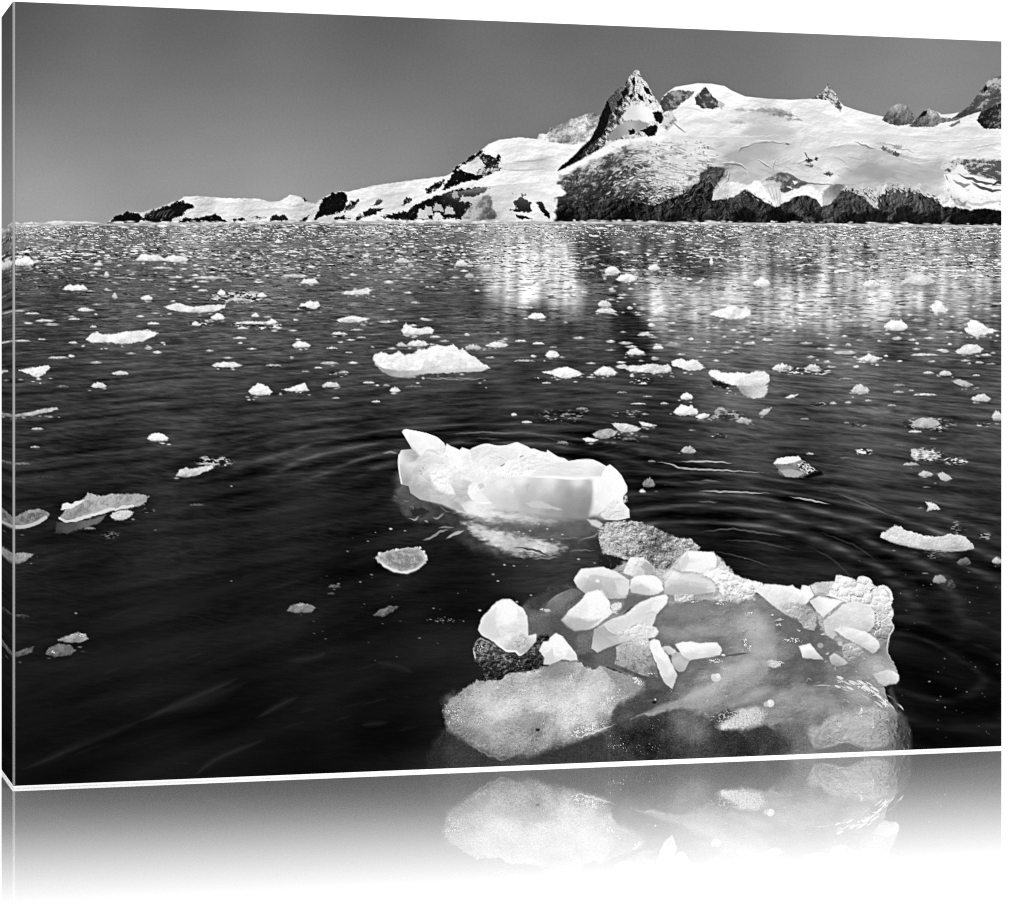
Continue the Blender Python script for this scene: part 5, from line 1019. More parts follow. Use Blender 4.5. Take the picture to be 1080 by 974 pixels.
# left lobe: the rounded grainy mass
LOBE = P(1, (130, 800), (172, 742), (240, 690), (262, 668), (312, 642), (440, 638), (480, 606), (600, 592), (680, 562), (700, 556), (760, 536), (840, 538), (920, 582)) + P(2, (180, 710), (250, 742), (330, 760), (395, 800), (390, 830), (310, 890), (240, 930)) + P(6, (1000, 452), (920, 480), (850, 505), (780, 530), (700, 552), (600, 588), (520, 585), (430, 598), (340, 560), (250, 510), (160, 448))
paint(LOBE, [(470, 752, 103), (478, 745, 120), (475, 765, 131), (490, 733, 141), (485, 760, 156), (505, 724, 168), (510, 740, 200), (520, 730, 187), (500, 760, 176), (525, 750, 221), (540, 725, 180), (540, 745, 217), (560, 715, 187), (560, 735, 204), (555, 760, 168), (575, 745, 212), (580, 710, 151), (590, 702, 151), (605, 705, 190), (610, 715, 168), (600, 725, 187), (620, 722, 214), (630, 715, 193), (600, 745, 224), (615, 740, 233), (635, 730, 204),
             (650, 715, 168), (660, 725, 144), (670, 722, 168), (640, 745, 200), (625, 757, 204), (600, 765, 217), (580, 775, 168), (565, 770, 141), (545, 780, 163), (520, 775, 168), (505, 785, 144), (530, 792, 131), (560, 793, 131), (490, 775, 131), (585, 788, 120), (610, 775, 144), (640, 762, 131), (655, 748, 144)],
      edge=lambda x, y: 1.8 + 7 * sstep(745, 778, y) + 9 * sstep(635, 665, x), rough=2.6, rscale=5, own=A_FB, grain=20, tex=30, tscale=13, relief=12, rel_scale=7)
for cx, cy, w_, h_, n, t, sz, sd_ in ((478, 752, 12, 16, 160, 225, 0.8, 41), (490, 738, 14, 8, 90, 220, 0.7, 42), (500, 762, 20, 14, 90, 225, 0.8, 43), (590, 745, 30, 22, 160, 240, 0.8, 44), (640, 738, 26, 12, 120, 245, 0.9, 45), (618, 770, 26, 7, 120, 240, 1.0, 46), (560, 780, 40, 9, 120, 190, 0.8, 47), (600, 715, 8, 8, 50, 230, 1.0, 48), (606, 758, 5, 5, 26, 245, 1.1, 49), (560, 765, 34, 12, 90, 60, 0.7, 50), (480, 745, 14, 18, 110, 40, 0.8, 51), (545, 790, 40, 6, 90, 60, 0.7, 52), (640, 765, 20, 8, 60, 60, 0.8, 53), (574, 743, 6, 4, 30, 245, 0.9, 54)):
    sparkle(cx, cy, w_, h_, n, t, sz, -0.35, seed=sd_)
line(P(6, (820, 500), (900, 470), (960, 450), (1060, 420)), 226, 1.2, 0.7, wob=2); line(P(6, (250, 510), (340, 562), (430, 600), (520, 588)), 150, 1.2, 0.5, wob=2)
line(P(1, (312, 642), (440, 638), (480, 606), (600, 592), (690, 560)), 205, 1.0, 0.6, wob=1); spot(567, 770, 1.6, 36, 0.9, 1.3); spot(690, 741, 1.2, 24, 1, 1.6); spot(691, 738, 0.8, 220, 1)
paint(P(1, (650, 600), (700, 570), (780, 560), (830, 590), (790, 640), (720, 640)), 140, edge=7, rough=3, alpha=0.5, grain=12)
for cx, cy, w_, h_, t, a, ang in ((480, 742, 12, 10, 206, .6, .3), (505, 735, 16, 9, 226, .6, -.4), (530, 748, 20, 10, 238, .7, -.2), (565, 738, 22, 8, 222, .6, -.3), (600, 735, 24, 9, 236, .7, -.5), (628, 728, 18, 9, 238, .7, -.4), (610, 755, 24, 7, 238, .6, -.35), (585, 722, 16, 6, 206, .5, -.3), (556, 762, 24, 7, 150, .6, -.1), (520, 772, 20, 6, 196, .5, .3), (545, 785, 26, 5, 176, .5, 0), (575, 755, 10, 4, 132, .5, 0), (590, 706, 20, 4, 150, .5, -.1), (497, 770, 12, 5, 150, .5, .6),
                                  (640, 712, 16, 6, 200, .5, -.2)):
    c_, s_ = math.cos(ang), math.sin(ang)
    paint([(cx + w_ * math.cos(q) * c_ - h_ * math.sin(q) * s_, cy + w_ * math.cos(q) * s_ + h_ * math.sin(q) * c_) for q in np.linspace(0, 2 * math.pi, 14)[:-1]], min(t, 226), edge=h_ * 1.5, rough=h_ * 0.5, rscale=7, alpha=a * 0.7, grain=13, tex=16, tscale=6)
flecks([(470, 752), (490, 732), (508, 722), (506, 770), (490, 778)], 40, -0.6, 3.5, 226, 81, 70, 0.45, 0.8)
flecks([(500, 770), (560, 765), (600, 780), (560, 796), (520, 790)], 40, -0.1, 3.5, 206, 82, 84, 0.45, 0.8)
flecks([(585, 735), (640, 715), (660, 735), (640, 760), (590, 770)], 60, -0.5, 3.0, 244, 83, 150, 0.5, 0.8)
flecks([(520, 725), (585, 712), (600, 730), (540, 750)], 60, -0.3, 3, 226, 84, 120, 0.5, 0.8)
flecks([(690, 640), (760, 635), (830, 670), (820, 700), (730, 720), (700, 690)], 60, 0.1, 10, 190, 85, 0, 0.7, 0.4, 0.3, 0.35)
flecks([(700, 740), (800, 700), (860, 710), (900, 740), (860, 765), (760, 765)], 120, -0.35, 7, 206, 86, 0, 0.6, 0.4, 0.3, 0.4)
flecks([(700, 745), (780, 712), (850, 706), (890, 735), (850, 760), (760, 760)], 70, -0.35, 8, 96, 87, 0, 0.7, 0.4, 0.3, 0.35)
flecks([(880, 690), (935, 690), (945, 715), (925, 750), (890, 760), (880, 720)], 80, 0.6, 6, 236, 88, 90, 0.6, 0.6, 0.3, 0.5)
flecks([(865, 760), (920, 745), (940, 765), (935, 792), (870, 790)], 70, 0.3, 6, 220, 89, 80, 0.6, 0.8, 0.3, 0.5)
for cx, cy, w_, h_, t, a, ang in ((725, 645, 26, 8, 150, .45, 0), (712, 668, 18, 7, 172, .5, .2), (745, 665, 22, 6, 182, .45, .1), (795, 658, 18, 14, 200, .5, .3), (805, 688, 16, 8, 190, .5, .2), (775, 708, 24, 8, 200, .5, -.4), (745, 728, 26, 6, 205, .5, -.4), (790, 735, 26, 7, 196, .45, -.3), (835, 732, 26, 7, 176, .45, -.2), (862, 742, 20, 8, 182, .45, 0), (905, 732, 16, 7, 190, .5, .4), (905, 765, 18, 9, 196, .5, 0), (838, 706, 26, 6, 104, .5, 0), (705, 718, 20, 6, 104, .5, -.4), (920, 700, 12, 9, 190, .5, 0), (884, 752, 10, 6, 190, .4, 0)):
    c_, s_ = math.cos(ang), math.sin(ang)
    paint([(cx + w_ * math.cos(q) * c_ - h_ * math.sin(q) * s_, cy + w_ * math.cos(q) * s_ + h_ * math.sin(q) * c_) for q in np.linspace(0, 2 * math.pi, 14)[:-1]], t, edge=h_ * 1.4, rough=h_ * 0.5, rscale=9, alpha=a, grain=7, tex=12, tscale=7)
# wet dark hollow right of the lobe, below the chunks
paint(P(2, (40, 660), (120, 640), (245, 602), (250, 740), (170, 705), (90, 690)), [(616, 692, 78), (635, 690, 110), (640, 700, 102), (610, 695, 70)], edge=3, rough=2, grain=9, own=A_FB)
line(P(2, (170, 710), (240, 735), (320, 765)), 40, 1.2, 0.8)
paint(P(2, (170, 712), (260, 745), (370, 775), (395, 815), (330, 850), (240, 800)), [(645, 715, 150), (660, 720, 158), (672, 722, 150)], edge=3, rough=2.5, rscale=5, grain=18, own=A_FB)
sparkle(672, 718, 8, 4, 40, 240, 0.9, 0.5, seed=56)

# pale crushed ice packed between the chunks of the crest
paint([(640, 605), (660, 592), (700, 603), (720, 585), (756, 585), (775, 606), (800, 618), (795, 632), (760, 634), (730, 632), (704, 640), (690, 640), (655, 640), (640, 630)], [(650, 610, 162), (660, 634, 132), (690, 625, 162), (700, 608, 202), (730, 610, 226), (770, 620, 232), (740, 630, 182), (700, 635, 152)],
      edge=4, rough=3, rscale=6, own=A_FB, crumb=12, cscale=5, tex=20, tscale=6, grain=5)
paint([(625, 640), (648, 630), (664, 640), (650, 660), (634, 664)], [(640, 650, 162), (655, 645, 142)], edge=5, rough=2, own=A_FB, grain=7, tex=14)
paint([(855, 630), (900, 612), (938, 622), (940, 660), (928, 684), (890, 684), (866, 664)], [(870, 640, 188), (900, 630, 226), (930, 640, 222), (920, 670, 188), (885, 675, 172)], edge=4, rough=3, own=A_FB, crumb=14, cscale=5, tex=18, tscale=6, grain=5)
# the broken white chunks on top
A_CH = lambda lab: area("ice_chunk", lab)


def chunk(pts, tone, label=None, **k):
    o = dict(edge=1.6, rough=0.8, rscale=4.5, tex=9, tscale=9, rim=8, rim_w=1.2, relief=3, rel_scale=9, grain=1.5, facet=4, fscale=12)
    o.update(k)
    if o.get('crumb', 0) < 25:
        o['crumb'] = o.get('crumb', 0) * 0.5
    paint([(a + 0.8, b + 2.6) for a, b in pts], 84, edge=8, alpha=o.pop('shade', 0.3))
    y0, y1 = min(b for _, b in pts), max(b for _, b in pts)

    def lit_(x, y, d):
        v = (y - y0) / (y1 - y0)
        return blend(x, y, tone) + 14 * sstep(0.6, 0.1, v) - 22 * sstep(0.6, 1.0, v) - 6 * np.exp(d / 3.0) * sstep(0.4, 0.9, v)
    paint(pts, lit_, own=A_CH(label), **o)


chunk(P(1, (320, 372), (338, 310), (400, 242), (415, 225), (448, 210), (490, 211), (530, 240), (560, 262), (578, 300), (583, 350), (584, 402), (600, 400), (622, 393), (628, 400), (625, 432), (592, 470), (565, 490), (545, 506), (515, 486), (470, 482), (432, 455), (395, 432), (340, 402)),
      [(508, 660, 222), (515, 648, 240), (530, 636, 240), (540, 636, 250), (535, 650, 252), (520, 660, 226), (515, 668, 232), (530, 668, 236), (550, 650, 240), (553, 665, 236), (545, 672, 214), (538, 676, 240), (548, 682, 196), (540, 680, 214), (553, 680, 180), (560, 674, 226), (563, 671, 236), (527, 676, 250), (545, 688, 220)],
      "round white boulder of ice alone at the left end of the heap", tex=14, tscale=9, crumb=7, cscale=6)
paint(P(1, (500, 420), (560, 390), (585, 420), (575, 465), (540, 480), (500, 460)), 190, edge=4, alpha=0.6, mottle=0.5, mscale=4, lo=120, hi=240, crumb=16, cscale=4)
line(P(1, (400, 405), (415, 440), (470, 482), (515, 486), (545, 504), (600, 465)), 252, 1.4, 0.9, wob=1)
chunk(P(1, (640, 482), (662, 435), (690, 431), (700, 412), (730, 388), (765, 405), (800, 450), (838, 498), (846, 532), (815, 535), (762, 530), (700, 556), (664, 556), (672, 520)),
      [(572, 685, 240), (580, 675, 252), (590, 672, 252), (595, 685, 250), (605, 694, 240), (585, 695, 240), (576, 698, 214), (582, 688, 250)], "small bright pyramid of ice right of the round boulder", crumb=8, cscale=7)
chunk(P(2, (25, 262), (38, 235), (66, 200), (180, 190), (215, 205), (250, 215), (290, 240), (318, 262), (320, 300), (302, 355), (210, 360), (160, 312), (90, 332), (45, 300)),
      [(608, 608, 236), (615, 602, 232), (635, 600, 214), (650, 608, 206), (620, 615, 206), (630, 612, 194), (645, 618, 190), (640, 628, 206), (655, 628, 222), (662, 618, 226), (612, 620, 200), (625, 622, 190)], "smooth grey-white slab leaning behind the bright frosty lump", tex=5)
spot(630, 613, 1.6, 250, 0.8, 1.3); spot(619, 608, 1.4, 245, 0.8, 1.4); sparkle(656, 622, 3, 6, 18, 240, 1.0, seed=61)
chunk(P(2, (-42, 470), (-20, 445), (0, 420), (60, 370), (95, 322), (150, 309), (180, 315), (200, 350), (216, 380), (218, 410), (232, 430), (205, 455), (172, 480), (150, 500), (110, 520), (30, 526), (-10, 500)),
      [(596, 654, 206), (605, 645, 238), (615, 634, 248), (625, 626, 254), (635, 628, 250), (638, 640, 250), (625, 645, 252), (615, 652, 246), (605, 656, 226), (600, 660, 186), (612, 660, 206), (625, 655, 248), (642, 645, 244)], "bright frosty lump with a flat grey foot left of the large tilted plate", crumb=12, cscale=4.5, tex=8, tscale=4)
paint(P(2, (-42, 470), (-10, 480), (40, 512), (110, 518), (30, 530), (-10, 505)), 172, edge=4, alpha=0.75)
paint(P(2, (218, 392), (240, 380), (275, 378), (280, 410), (250, 440), (230, 430)), 226, edge=1.6, rough=1.2, rscale=3, crumb=20, cscale=4, own=A_FB)
chunk(P(2, (285, 222), (300, 180), (325, 138), (390, 141), (430, 170), (450, 192), (455, 226), (400, 240), (330, 240)), [(662, 598, 236), (668, 590, 232), (680, 592, 208), (686, 598, 180), (675, 602, 220), (664, 604, 244), (688, 604, 190)], "mottled rounded lump on the crest behind the smooth slab", crumb=20, cscale=5.5, mottle=0.12, mscale=4)
chunk(P(2, (318, 300), (325, 260), (345, 240), (400, 232), (450, 236), (485, 262), (500, 310), (470, 332), (430, 341), (330, 326)), [(668, 612, 240), (680, 612, 250), (692, 614, 255), (696, 620, 250), (675, 620, 214), (668, 624, 206), (685, 625, 236)], "bright block below the mottled lump on the crest")
paint(P(2, (300, 340), (420, 345), (440, 352), (360, 385), (300, 420), (240, 440), (290, 390)), 104, edge=4, alpha=0.85, rough=1.5)
chunk(P(2, (500, 335), (505, 272), (550, 210), (620, 225), (700, 232), (745, 255), (785, 292), (770, 322), (680, 336), (560, 341)), [(705, 615, 226), (712, 606, 236), (725, 608, 206), (740, 612, 210), (752, 618, 236), (715, 620, 200), (735, 622, 206), (705, 625, 206)], "wide grey-white base block under the flat-topped crest block", tex=7, tscale=10, stretch=2)
line(P(2, (490, 250), (520, 230), (555, 208)), 236, 2.2, 0.8)
chunk(P(2, (555, 200), (580, 160), (592, 138), (620, 104), (700, 108), (762, 112), (772, 130), (778, 152), (775, 195), (745, 212), (700, 212), (640, 205), (590, 216)), [(715, 598, 226), (722, 590, 222), (726, 584, 250), (740, 586, 240), (752, 586, 248), (725, 596, 226), (740, 596, 240), (752, 594, 252), (740, 602, 252), (720, 602, 240)], "flat-topped white block standing highest on the crest", tex=6, tscale=9, stretch=2)
line(P(2, (590, 212), (640, 207), (700, 216), (745, 205)), 255, 1.5, 0.8); line(P(2, (570, 150), (580, 190), (592, 214)), 200, 1.6, 0.5)
chunk(P(2, (700, 230), (745, 205), (785, 195), (820, 212), (880, 236), (920, 252), (960, 262), (1000, 270), (1030, 282), (985, 320), (968, 340), (940, 355), (888, 376), (830, 352), (790, 320), (785, 290), (750, 255)),
      [(745, 605, 246), (760, 604, 250), (770, 608, 238), (758, 614, 252), (770, 618, 244), (785, 612, 240), (798, 616, 232), (785, 625, 244), (775, 630, 236), (790, 628, 230), (765, 622, 250)], "crumbly white slope running right from the crest block", crumb=26, cscale=8, rough=1.4, tex=10, tscale=4, grain=5)
sparkle(778, 628, 14, 6, 40, 252, 1.2, 0.2, seed=63)
paint(P(2, (780, 345), (860, 355), (930, 360), (890, 385), (840, 375)), 190, edge=2.5, crumb=26, cscale=4, alpha=0.7)
chunk(P(2, (135, 520), (185, 490), (220, 470), (300, 440), (345, 400), (370, 382), (430, 355), (485, 338), (512, 336), (522, 352), (515, 380), (490, 410), (462, 440), (448, 480), (440, 505), (462, 512), (472, 530), (460, 555), (440, 565), (400, 570), (350, 575), (285, 590), (245, 602), (190, 620), (150, 640), (118, 618)),
      [(630, 668, 190), (635, 680, 196), (645, 668, 184), (645, 662, 214), (640, 660, 226), (660, 650, 226), (655, 665, 224), (665, 668, 236), (675, 640, 222), (680, 650, 210), (675, 662, 232), (690, 635, 226), (698, 630, 240), (690, 648, 206), (685, 664, 226), (692, 664, 236), (655, 676, 214), (630, 685, 206)], "large tilted plate of ice in the middle of the heap, grey on its left face", tex=9, tscale=6, crumb=6, cscale=6)
paint(P(2, (132, 522), (185, 500), (215, 528), (250, 548), (262, 590), (195, 618), (150, 640), (118, 618)), [(628, 668, 178), (635, 680, 192), (645, 672, 180), (630, 684, 204)], edge=1.6, rough=0.6, tex=4)
paint(P(2, (250, 530), (300, 500), (380, 480), (440, 505), (470, 530), (450, 560), (380, 565), (320, 570), (270, 575)), 232, edge=4, crumb=24, cscale=5, alpha=0.75, rough=1.5)
line(P(2, (185, 490), (215, 528), (262, 545)), 236, 1.0, 0.6); line(P(2, (150, 510), (220, 470), (300, 440), (370, 382), (485, 338)), 240, 0.9, 0.6)
chunk(P(2, (248, 612), (300, 582), (350, 570), (415, 560), (430, 610), (440, 650), (462, 720), (472, 772), (420, 770), (380, 760), (290, 722), (238, 702), (250, 660)), [(655, 685, 170), (665, 680, 176), (680, 676, 196), (660, 695, 158), (675, 690, 164), (652, 700, 158), (670, 703, 150), (685, 700, 150), (688, 712, 130), (680, 708, 170)], "frosted see-through block under the tilted plate", grain=17, mottle=0.15, mscale=6, crumb=10, cscale=5)
sparkle(676, 677, 8, 4, 40, 245, 0.9, seed=64); sparkle(688, 710, 6, 3, 26, 235, 0.9, seed=65)
paint(P(2, (540, 655), (570, 640), (600, 640), (640, 680), (605, 740), (582, 744), (545, 720)), [(712, 695, 206), (720, 700, 196), (716, 706, 176), (722, 692, 214)], edge=1.3, rough=0.8, own=A_CH("grey wedge below the two long white sticks of ice"), tex=6)
chunk(P(2, (490, 612), (520, 605), (555, 625), (568, 640), (545, 655), (520, 650)), [(704, 684, 196), (710, 688, 220)], "small nub between the two long white sticks of ice", rough=1.2)
chunk(P(2, (424, 585), (448, 568), (475, 578), (488, 612), (520, 658), (548, 712), (570, 762), (558, 800), (543, 832), (522, 818), (500, 798), (478, 750), (460, 700), (438, 650), (425, 615)),
      [(688, 680, 240), (693, 690, 246), (700, 700, 236), (706, 708, 244), (711, 714, 214), (708, 722, 236), (702, 716, 232), (690, 685, 230), (697, 706, 226)], "long white stick of ice slanting down to a point", tex=7)
line(P(2, (520, 818), (535, 780), (555, 755)), 210, 1.0, 0.7)
chunk(P(2, (558, 598), (600, 586), (650, 584), (690, 592), (740, 588), (780, 590), (800, 610), (806, 632), (795, 655), (740, 668), (690, 672), (640, 682), (605, 665), (585, 640)),
      [(716, 682, 240), (722, 686, 252), (735, 680, 250), (750, 680, 244), (758, 684, 226), (740, 688, 240), (750, 690, 214), (730, 692, 232), (722, 694, 240)], "long white stick of ice lying level to the right", tex=5)
line(P(2, (800, 655), (825, 655)), 235, 1.2, 0.9)
# second faces of the larger chunks
for pts, t, e_, a_ in (([(506, 662), (512, 648), (524, 640), (522, 656), (528, 672), (520, 676), (510, 669)], 216, 4, .7), ([(545, 640), (556, 650), (557, 668), (548, 664), (546, 652)], 226, 3, .6), ([(530, 634), (540, 634), (545, 642), (538, 656), (530, 650), (526, 642)], 253, 4, .8),
                       ([(573, 700), (575, 690), (582, 684), (586, 697), (580, 701)], 216, 2.5, .8), ([(586, 669), (592, 672), (600, 682), (594, 690), (588, 682)], 255, 2.5, .7), ([(600, 684), (608, 692), (608, 697), (596, 695)], 226, 2.5, .7),
                       ([(606, 610), (613, 601), (636, 598.5), (650, 604), (660, 610), (645, 609), (625, 606), (613, 608)], 240, 2.5, .8), ([(612, 622), (620, 613), (634, 616), (646, 630), (640, 632), (630, 622), (618, 626)], 184, 3.5, .7), ([(648, 612), (662, 613), (663, 622), (660, 630), (652, 626)], 226, 3, .7),
                       ([(596, 656), (606, 650), (620, 655), (632, 654), (622, 663), (606, 664)], 186, 4, .8), ([(620, 626), (634, 623), (642, 636), (636, 646), (626, 640)], 255, 4, .8), ([(606, 642), (618, 632), (622, 644), (612, 652), (604, 652)], 236, 4, .6),
                       ([(665, 620), (676, 616), (686, 622), (684, 628), (667, 625)], 206, 3, .8), ([(668, 609), (686, 608), (696, 612), (690, 618), (676, 614)], 254, 3, .7), ([(680, 592), (688, 597), (690, 604), (682, 606), (676, 598)], 170, 3, .7),
                       ([(718, 602), (724, 594), (740, 592), (755, 592), (754, 598), (740, 602)], 252, 3, .7), ([(716, 599), (720, 588), (725, 582), (727, 592), (722, 602)], 214, 2.5, .7), ([(702, 626), (706, 616), (730, 618), (752, 622), (736, 627)], 190, 4, .7), ([(708, 608), (722, 606), (742, 610), (752, 616), (730, 614)], 232, 3.5, .6),
                       ([(640, 658), (662, 649), (676, 640), (690, 634), (678, 652), (660, 664), (646, 668)], 222, 4, .6), ([(692, 634), (702, 630), (702, 638), (692, 646), (686, 644)], 244, 3, .7), ([(640, 672), (664, 668), (668, 674), (648, 679)], 206, 3, .6),
                       ([(800, 624), (820, 618), (836, 622), (828, 632), (812, 632)], 240, 4, .6), ([(815, 638), (830, 636), (846, 650), (836, 650), (822, 644)], 184, 4, .7), ([(872, 656), (886, 644), (900, 640), (904, 650), (890, 658), (876, 664)], 200, 5, .7), ([(898, 636), (916, 640), (918, 652), (908, 656), (904, 646)], 232, 4, .7),
                       ([(884, 666), (896, 664), (912, 672), (924, 684), (914, 686), (900, 676)], 200, 3, .7), ([(690, 690), (700, 698), (708, 712), (702, 714), (694, 702)], 226, 2, .6), ([(718, 688), (740, 690), (758, 687), (740, 693), (724, 695)], 220, 2.5, .7)):
    paint(pts, t, edge=e_, alpha=a_, rough=0.8, rscale=4, tex=6, tscale=5, grain=2)
# small shards and crushed crumbs wedged between the large ones


def shard(cx, cy, s, tone, seed):
    q = np.random.RandomState(seed)
    n = q.randint(4, 7)
    an = np.sort(q.uniform(0, 2 * math.pi, n))
    el = q.uniform(0.5, 0.9)
    pts = [(cx + s * q.uniform(0.6, 1.1) * math.cos(a), cy + s * el * q.uniform(0.6, 1.1) * math.sin(a)) for a in an]
    paint([(a + 0.5, b + 1.6) for a, b in pts], 96, edge=3.5, alpha=0.45)
    paint(pts, [(cx - s * .3, cy - s * .5, min(254, tone + 18)), (cx, cy, tone), (cx + s * .2, cy + s * .5, tone - 40)], edge=1.2, rough=0.5, rscale=3, own=A_FB, facet=14, fscale=s * 0.9, tex=6, tscale=3)


q_ = np.random.RandomState(31)
for x0, y0, x1, y1, n, lo_t, hi_t, s0, s1 in ((752, 604, 800, 632, 16, 215, 250, 1.4, 3.6), (800, 620, 866, 655, 14, 190, 245, 1.6, 4.5), (866, 614, 940, 676, 40, 190, 250, 1.6, 5.0), (840, 664, 930, 700, 16, 170, 225, 1.3, 3.2), (770, 640, 830, 690, 8, 170, 215, 0.8, 1.8)):
    for k in range(n):
        u = q_.rand()
        cx = x0 + u * (x1 - x0)
        cy = y0 + q_.rand() * (y1 - y0)
        if x0 == 752:
            cy = 608 + (cx - 752) * 0.25 + q_.uniform(0, 16)
        shard(cx, cy, q_.uniform(s0, s1), q_.uniform(lo_t, hi_t), 3000 + int(cx * 7 + cy * 13))
# crumbs on the clear ice
paint(P(2, (552, 342), (600, 332), (652, 336), (655, 362), (600, 376), (560, 370)), 206, edge=1.6, rough=1.2, crumb=22, cscale=4, own=A_FB)
for cx, cy, w_, h_, n, t, sz, sd_ in ((731, 635, 8, 1, 10, 230, 1.2, 71), (790, 647, 6, 1.4, 22, 250, 1.2, 72), (760, 637, 8, 1.5, 14, 240, 1.0, 73), (756, 697, 10, 3, 24, 250, 1.6, 74), (786, 677, 1.8, 6, 34, 254, 1.5, 75), (790, 684, 3, 5, 24, 240, 1.0, 76), (836, 676, 12, 4, 70, 252, 1.3, 77), (822, 659, 6, 2, 20, 230, 1.0, 78), (822, 700, 6, 2.5, 24, 246, 1.2, 79), (848, 690, 4, 2, 16, 210, 1.0, 80), (880, 663, 10, 3, 20, 236, 1.2, 81), (766, 706, 9, 4, 40, 200, 0.7, 82), (800, 690, 16, 5, 50, 190, 0.7, 83), (820, 745, 50, 10, 120, 190, 0.5, 84), (740, 730, 40, 14, 220, 195, 0.5, 85), (740, 715, 40, 12, 120, 80, 0.5, 86)):
    sparkle(cx, cy, w_, h_, n, t, sz, seed=sd_)
paint(P(3, (240, 590), (270, 578), (310, 590), (314, 612), (280, 624), (250, 612)), 206, edge=2.2, rough=1.2, own=A_CH("small pale blob frozen into the middle of the clear ice"), crumb=14, cscale=4)
paint(P(3, (200, 570), (240, 580), (260, 615), (230, 610)), 178, edge=4, alpha=0.8)
spot(812.5, 742, 3.9, 226, 1); spot(811.5, 741, 2.0, 244, 0.9); spot(808, 743, 2.6, 206, 0.8); spot(755, 715, 4, 226, 0.8, 1.3); spot(757, 713, 2.5, 240, 0.8); spot(752, 713, 2, 220, 0.8)

# right end: slabs and lumps
chunk(P(3, (182, 218), (205, 195), (240, 180), (300, 184), (355, 192), (378, 185), (395, 200), (420, 212), (428, 188), (470, 190), (495, 240), (462, 272), (400, 345), (378, 360), (330, 335), (300, 312), (268, 290), (230, 255)),
      [(800, 622, 232), (812, 620, 226), (825, 625, 230), (838, 620, 250), (850, 622, 250), (835, 632, 228), (820, 636, 222), (830, 645, 206), (845, 635, 222), (852, 630, 244), (838, 650, 186), (815, 630, 228)], "pale slab at the start of the right end of the heap", crumb=7, cscale=5, tex=9, tscale=6)
paint(P(3, (300, 290), (360, 275), (430, 285), (470, 300), (510, 340), (500, 390), (440, 410), (400, 360), (350, 340)), [(825, 640, 196), (835, 638, 206), (850, 645, 150), (845, 640, 176), (850, 655, 166), (858, 652, 180), (838, 648, 190)], edge=3, rough=2, crumb=14, cscale=5, own=A_FB, grain=5)
paint(P(3, (428, 390), (480, 372), (505, 395), (490, 425), (440, 415)), 186, edge=1.8, rough=1.2, crumb=16, cscale=4)
chunk(P(3, (470, 188), (500, 172), (600, 165), (605, 200), (580, 240), (540, 245), (495, 240)), [(862, 616, 176), (875, 615, 196), (870, 625, 200), (858, 622, 226)], "grey wedge between the pale slab and the crusty crown", crumb=18, cscale=5)
chunk(P(3, (560, 240), (600, 166), (610, 135), (655, 142), (702, 152), (715, 165), (724, 146), (755, 140), (790, 158), (806, 192), (825, 196), (850, 184), (880, 195), (900, 225), (908, 258), (900, 292), (912, 340), (895, 372), (912, 405), (905, 430), (888, 462), (870, 490), (835, 480), (800, 430), (760, 380), (700, 290), (640, 268)),
      [(878, 622, 226), (890, 610, 236), (900, 615, 206), (885, 630, 236), (905, 628, 226), (912, 612, 240), (918, 620, 214), (930, 622, 240), (938, 630, 214), (925, 635, 226), (935, 645, 226), (922, 650, 200), (938, 655, 206), (930, 665, 176), (938, 665, 200), (930, 674, 160), (925, 660, 180)],
      "crusty white crown at the far right end of the heap", crumb=27, cscale=9, rough=1.6, rscale=3.5, tex=12, tscale=5, grain=6)
line(P(3, (604, 168), (614, 138), (655, 145), (700, 154)), 250, 1.0, 0.8, wob=1); line(P(3, (716, 170), (728, 148), (760, 143), (790, 160), (803, 190)), 250, 1.0, 0.8, wob=1); line(P(3, (850, 188), (878, 200), (898, 230), (905, 262)), 250, 1.0, 0.7, wob=1); line(P(3, (858, 195), (880, 225), (890, 262)), 170, 1.2, 0.5, wob=1)
line(P(3, (900, 300), (910, 340), (893, 372), (910, 408), (885, 462), (878, 540), (915, 600)), 226, 1.0, 0.7, wob=1.5)
sparkle(925, 655, 8, 14, 50, 245, 1.1, seed=91); sparkle(905, 622, 22, 8, 40, 252, 1.1, seed=92)
chunk(P(3, (466, 268), (520, 246), (580, 258), (645, 270), (592, 312), (540, 358), (512, 330), (488, 300)), [(858, 634, 206), (864, 630, 240), (880, 633, 252), (870, 640, 250), (866, 648, 248), (862, 640, 220), (868, 645, 236)], "bright smooth facet between the pale slab and the rounded lump", tex=3)
chunk(P(3, (540, 375), (570, 350), (602, 328), (640, 290), (690, 275), (780, 290), (805, 320), (812, 345), (808, 400), (780, 432), (720, 425), (660, 408), (600, 422), (612, 450), (590, 468), (555, 448), (545, 410)), [(870, 656, 206), (880, 648, 214), (895, 640, 220), (910, 640, 216), (905, 652, 222), (890, 656, 214), (918, 652, 226), (912, 660, 206), (875, 666, 216), (876, 670, 226)], "large rounded grey-white lump under the crusty crown", tex=10, tscale=7, crumb=6, cscale=6)
chunk(P(3, (598, 422), (625, 408), (662, 406), (720, 420), (765, 432), (800, 455), (832, 482), (838, 512), (820, 538), (798, 546), (760, 520), (735, 505), (690, 482), (648, 460)), [(884, 664, 220), (895, 664, 240), (908, 670, 236), (920, 678, 244), (925, 684, 230), (915, 686, 214), (905, 678, 206), (892, 670, 210)], "long white oval lying below the rounded lump", crumb=7, cscale=5)
paint(P(3, (640, 520), (665, 498), (692, 494), (740, 518), (750, 540), (722, 560), (700, 575), (670, 580), (645, 560)), [(892, 688, 172), (898, 682, 190), (905, 688, 180), (898, 694, 160)], edge=1.8, rough=1, own=A_CH("glassy rounded pebble of ice below the white oval"), crumb=16, cscale=5)
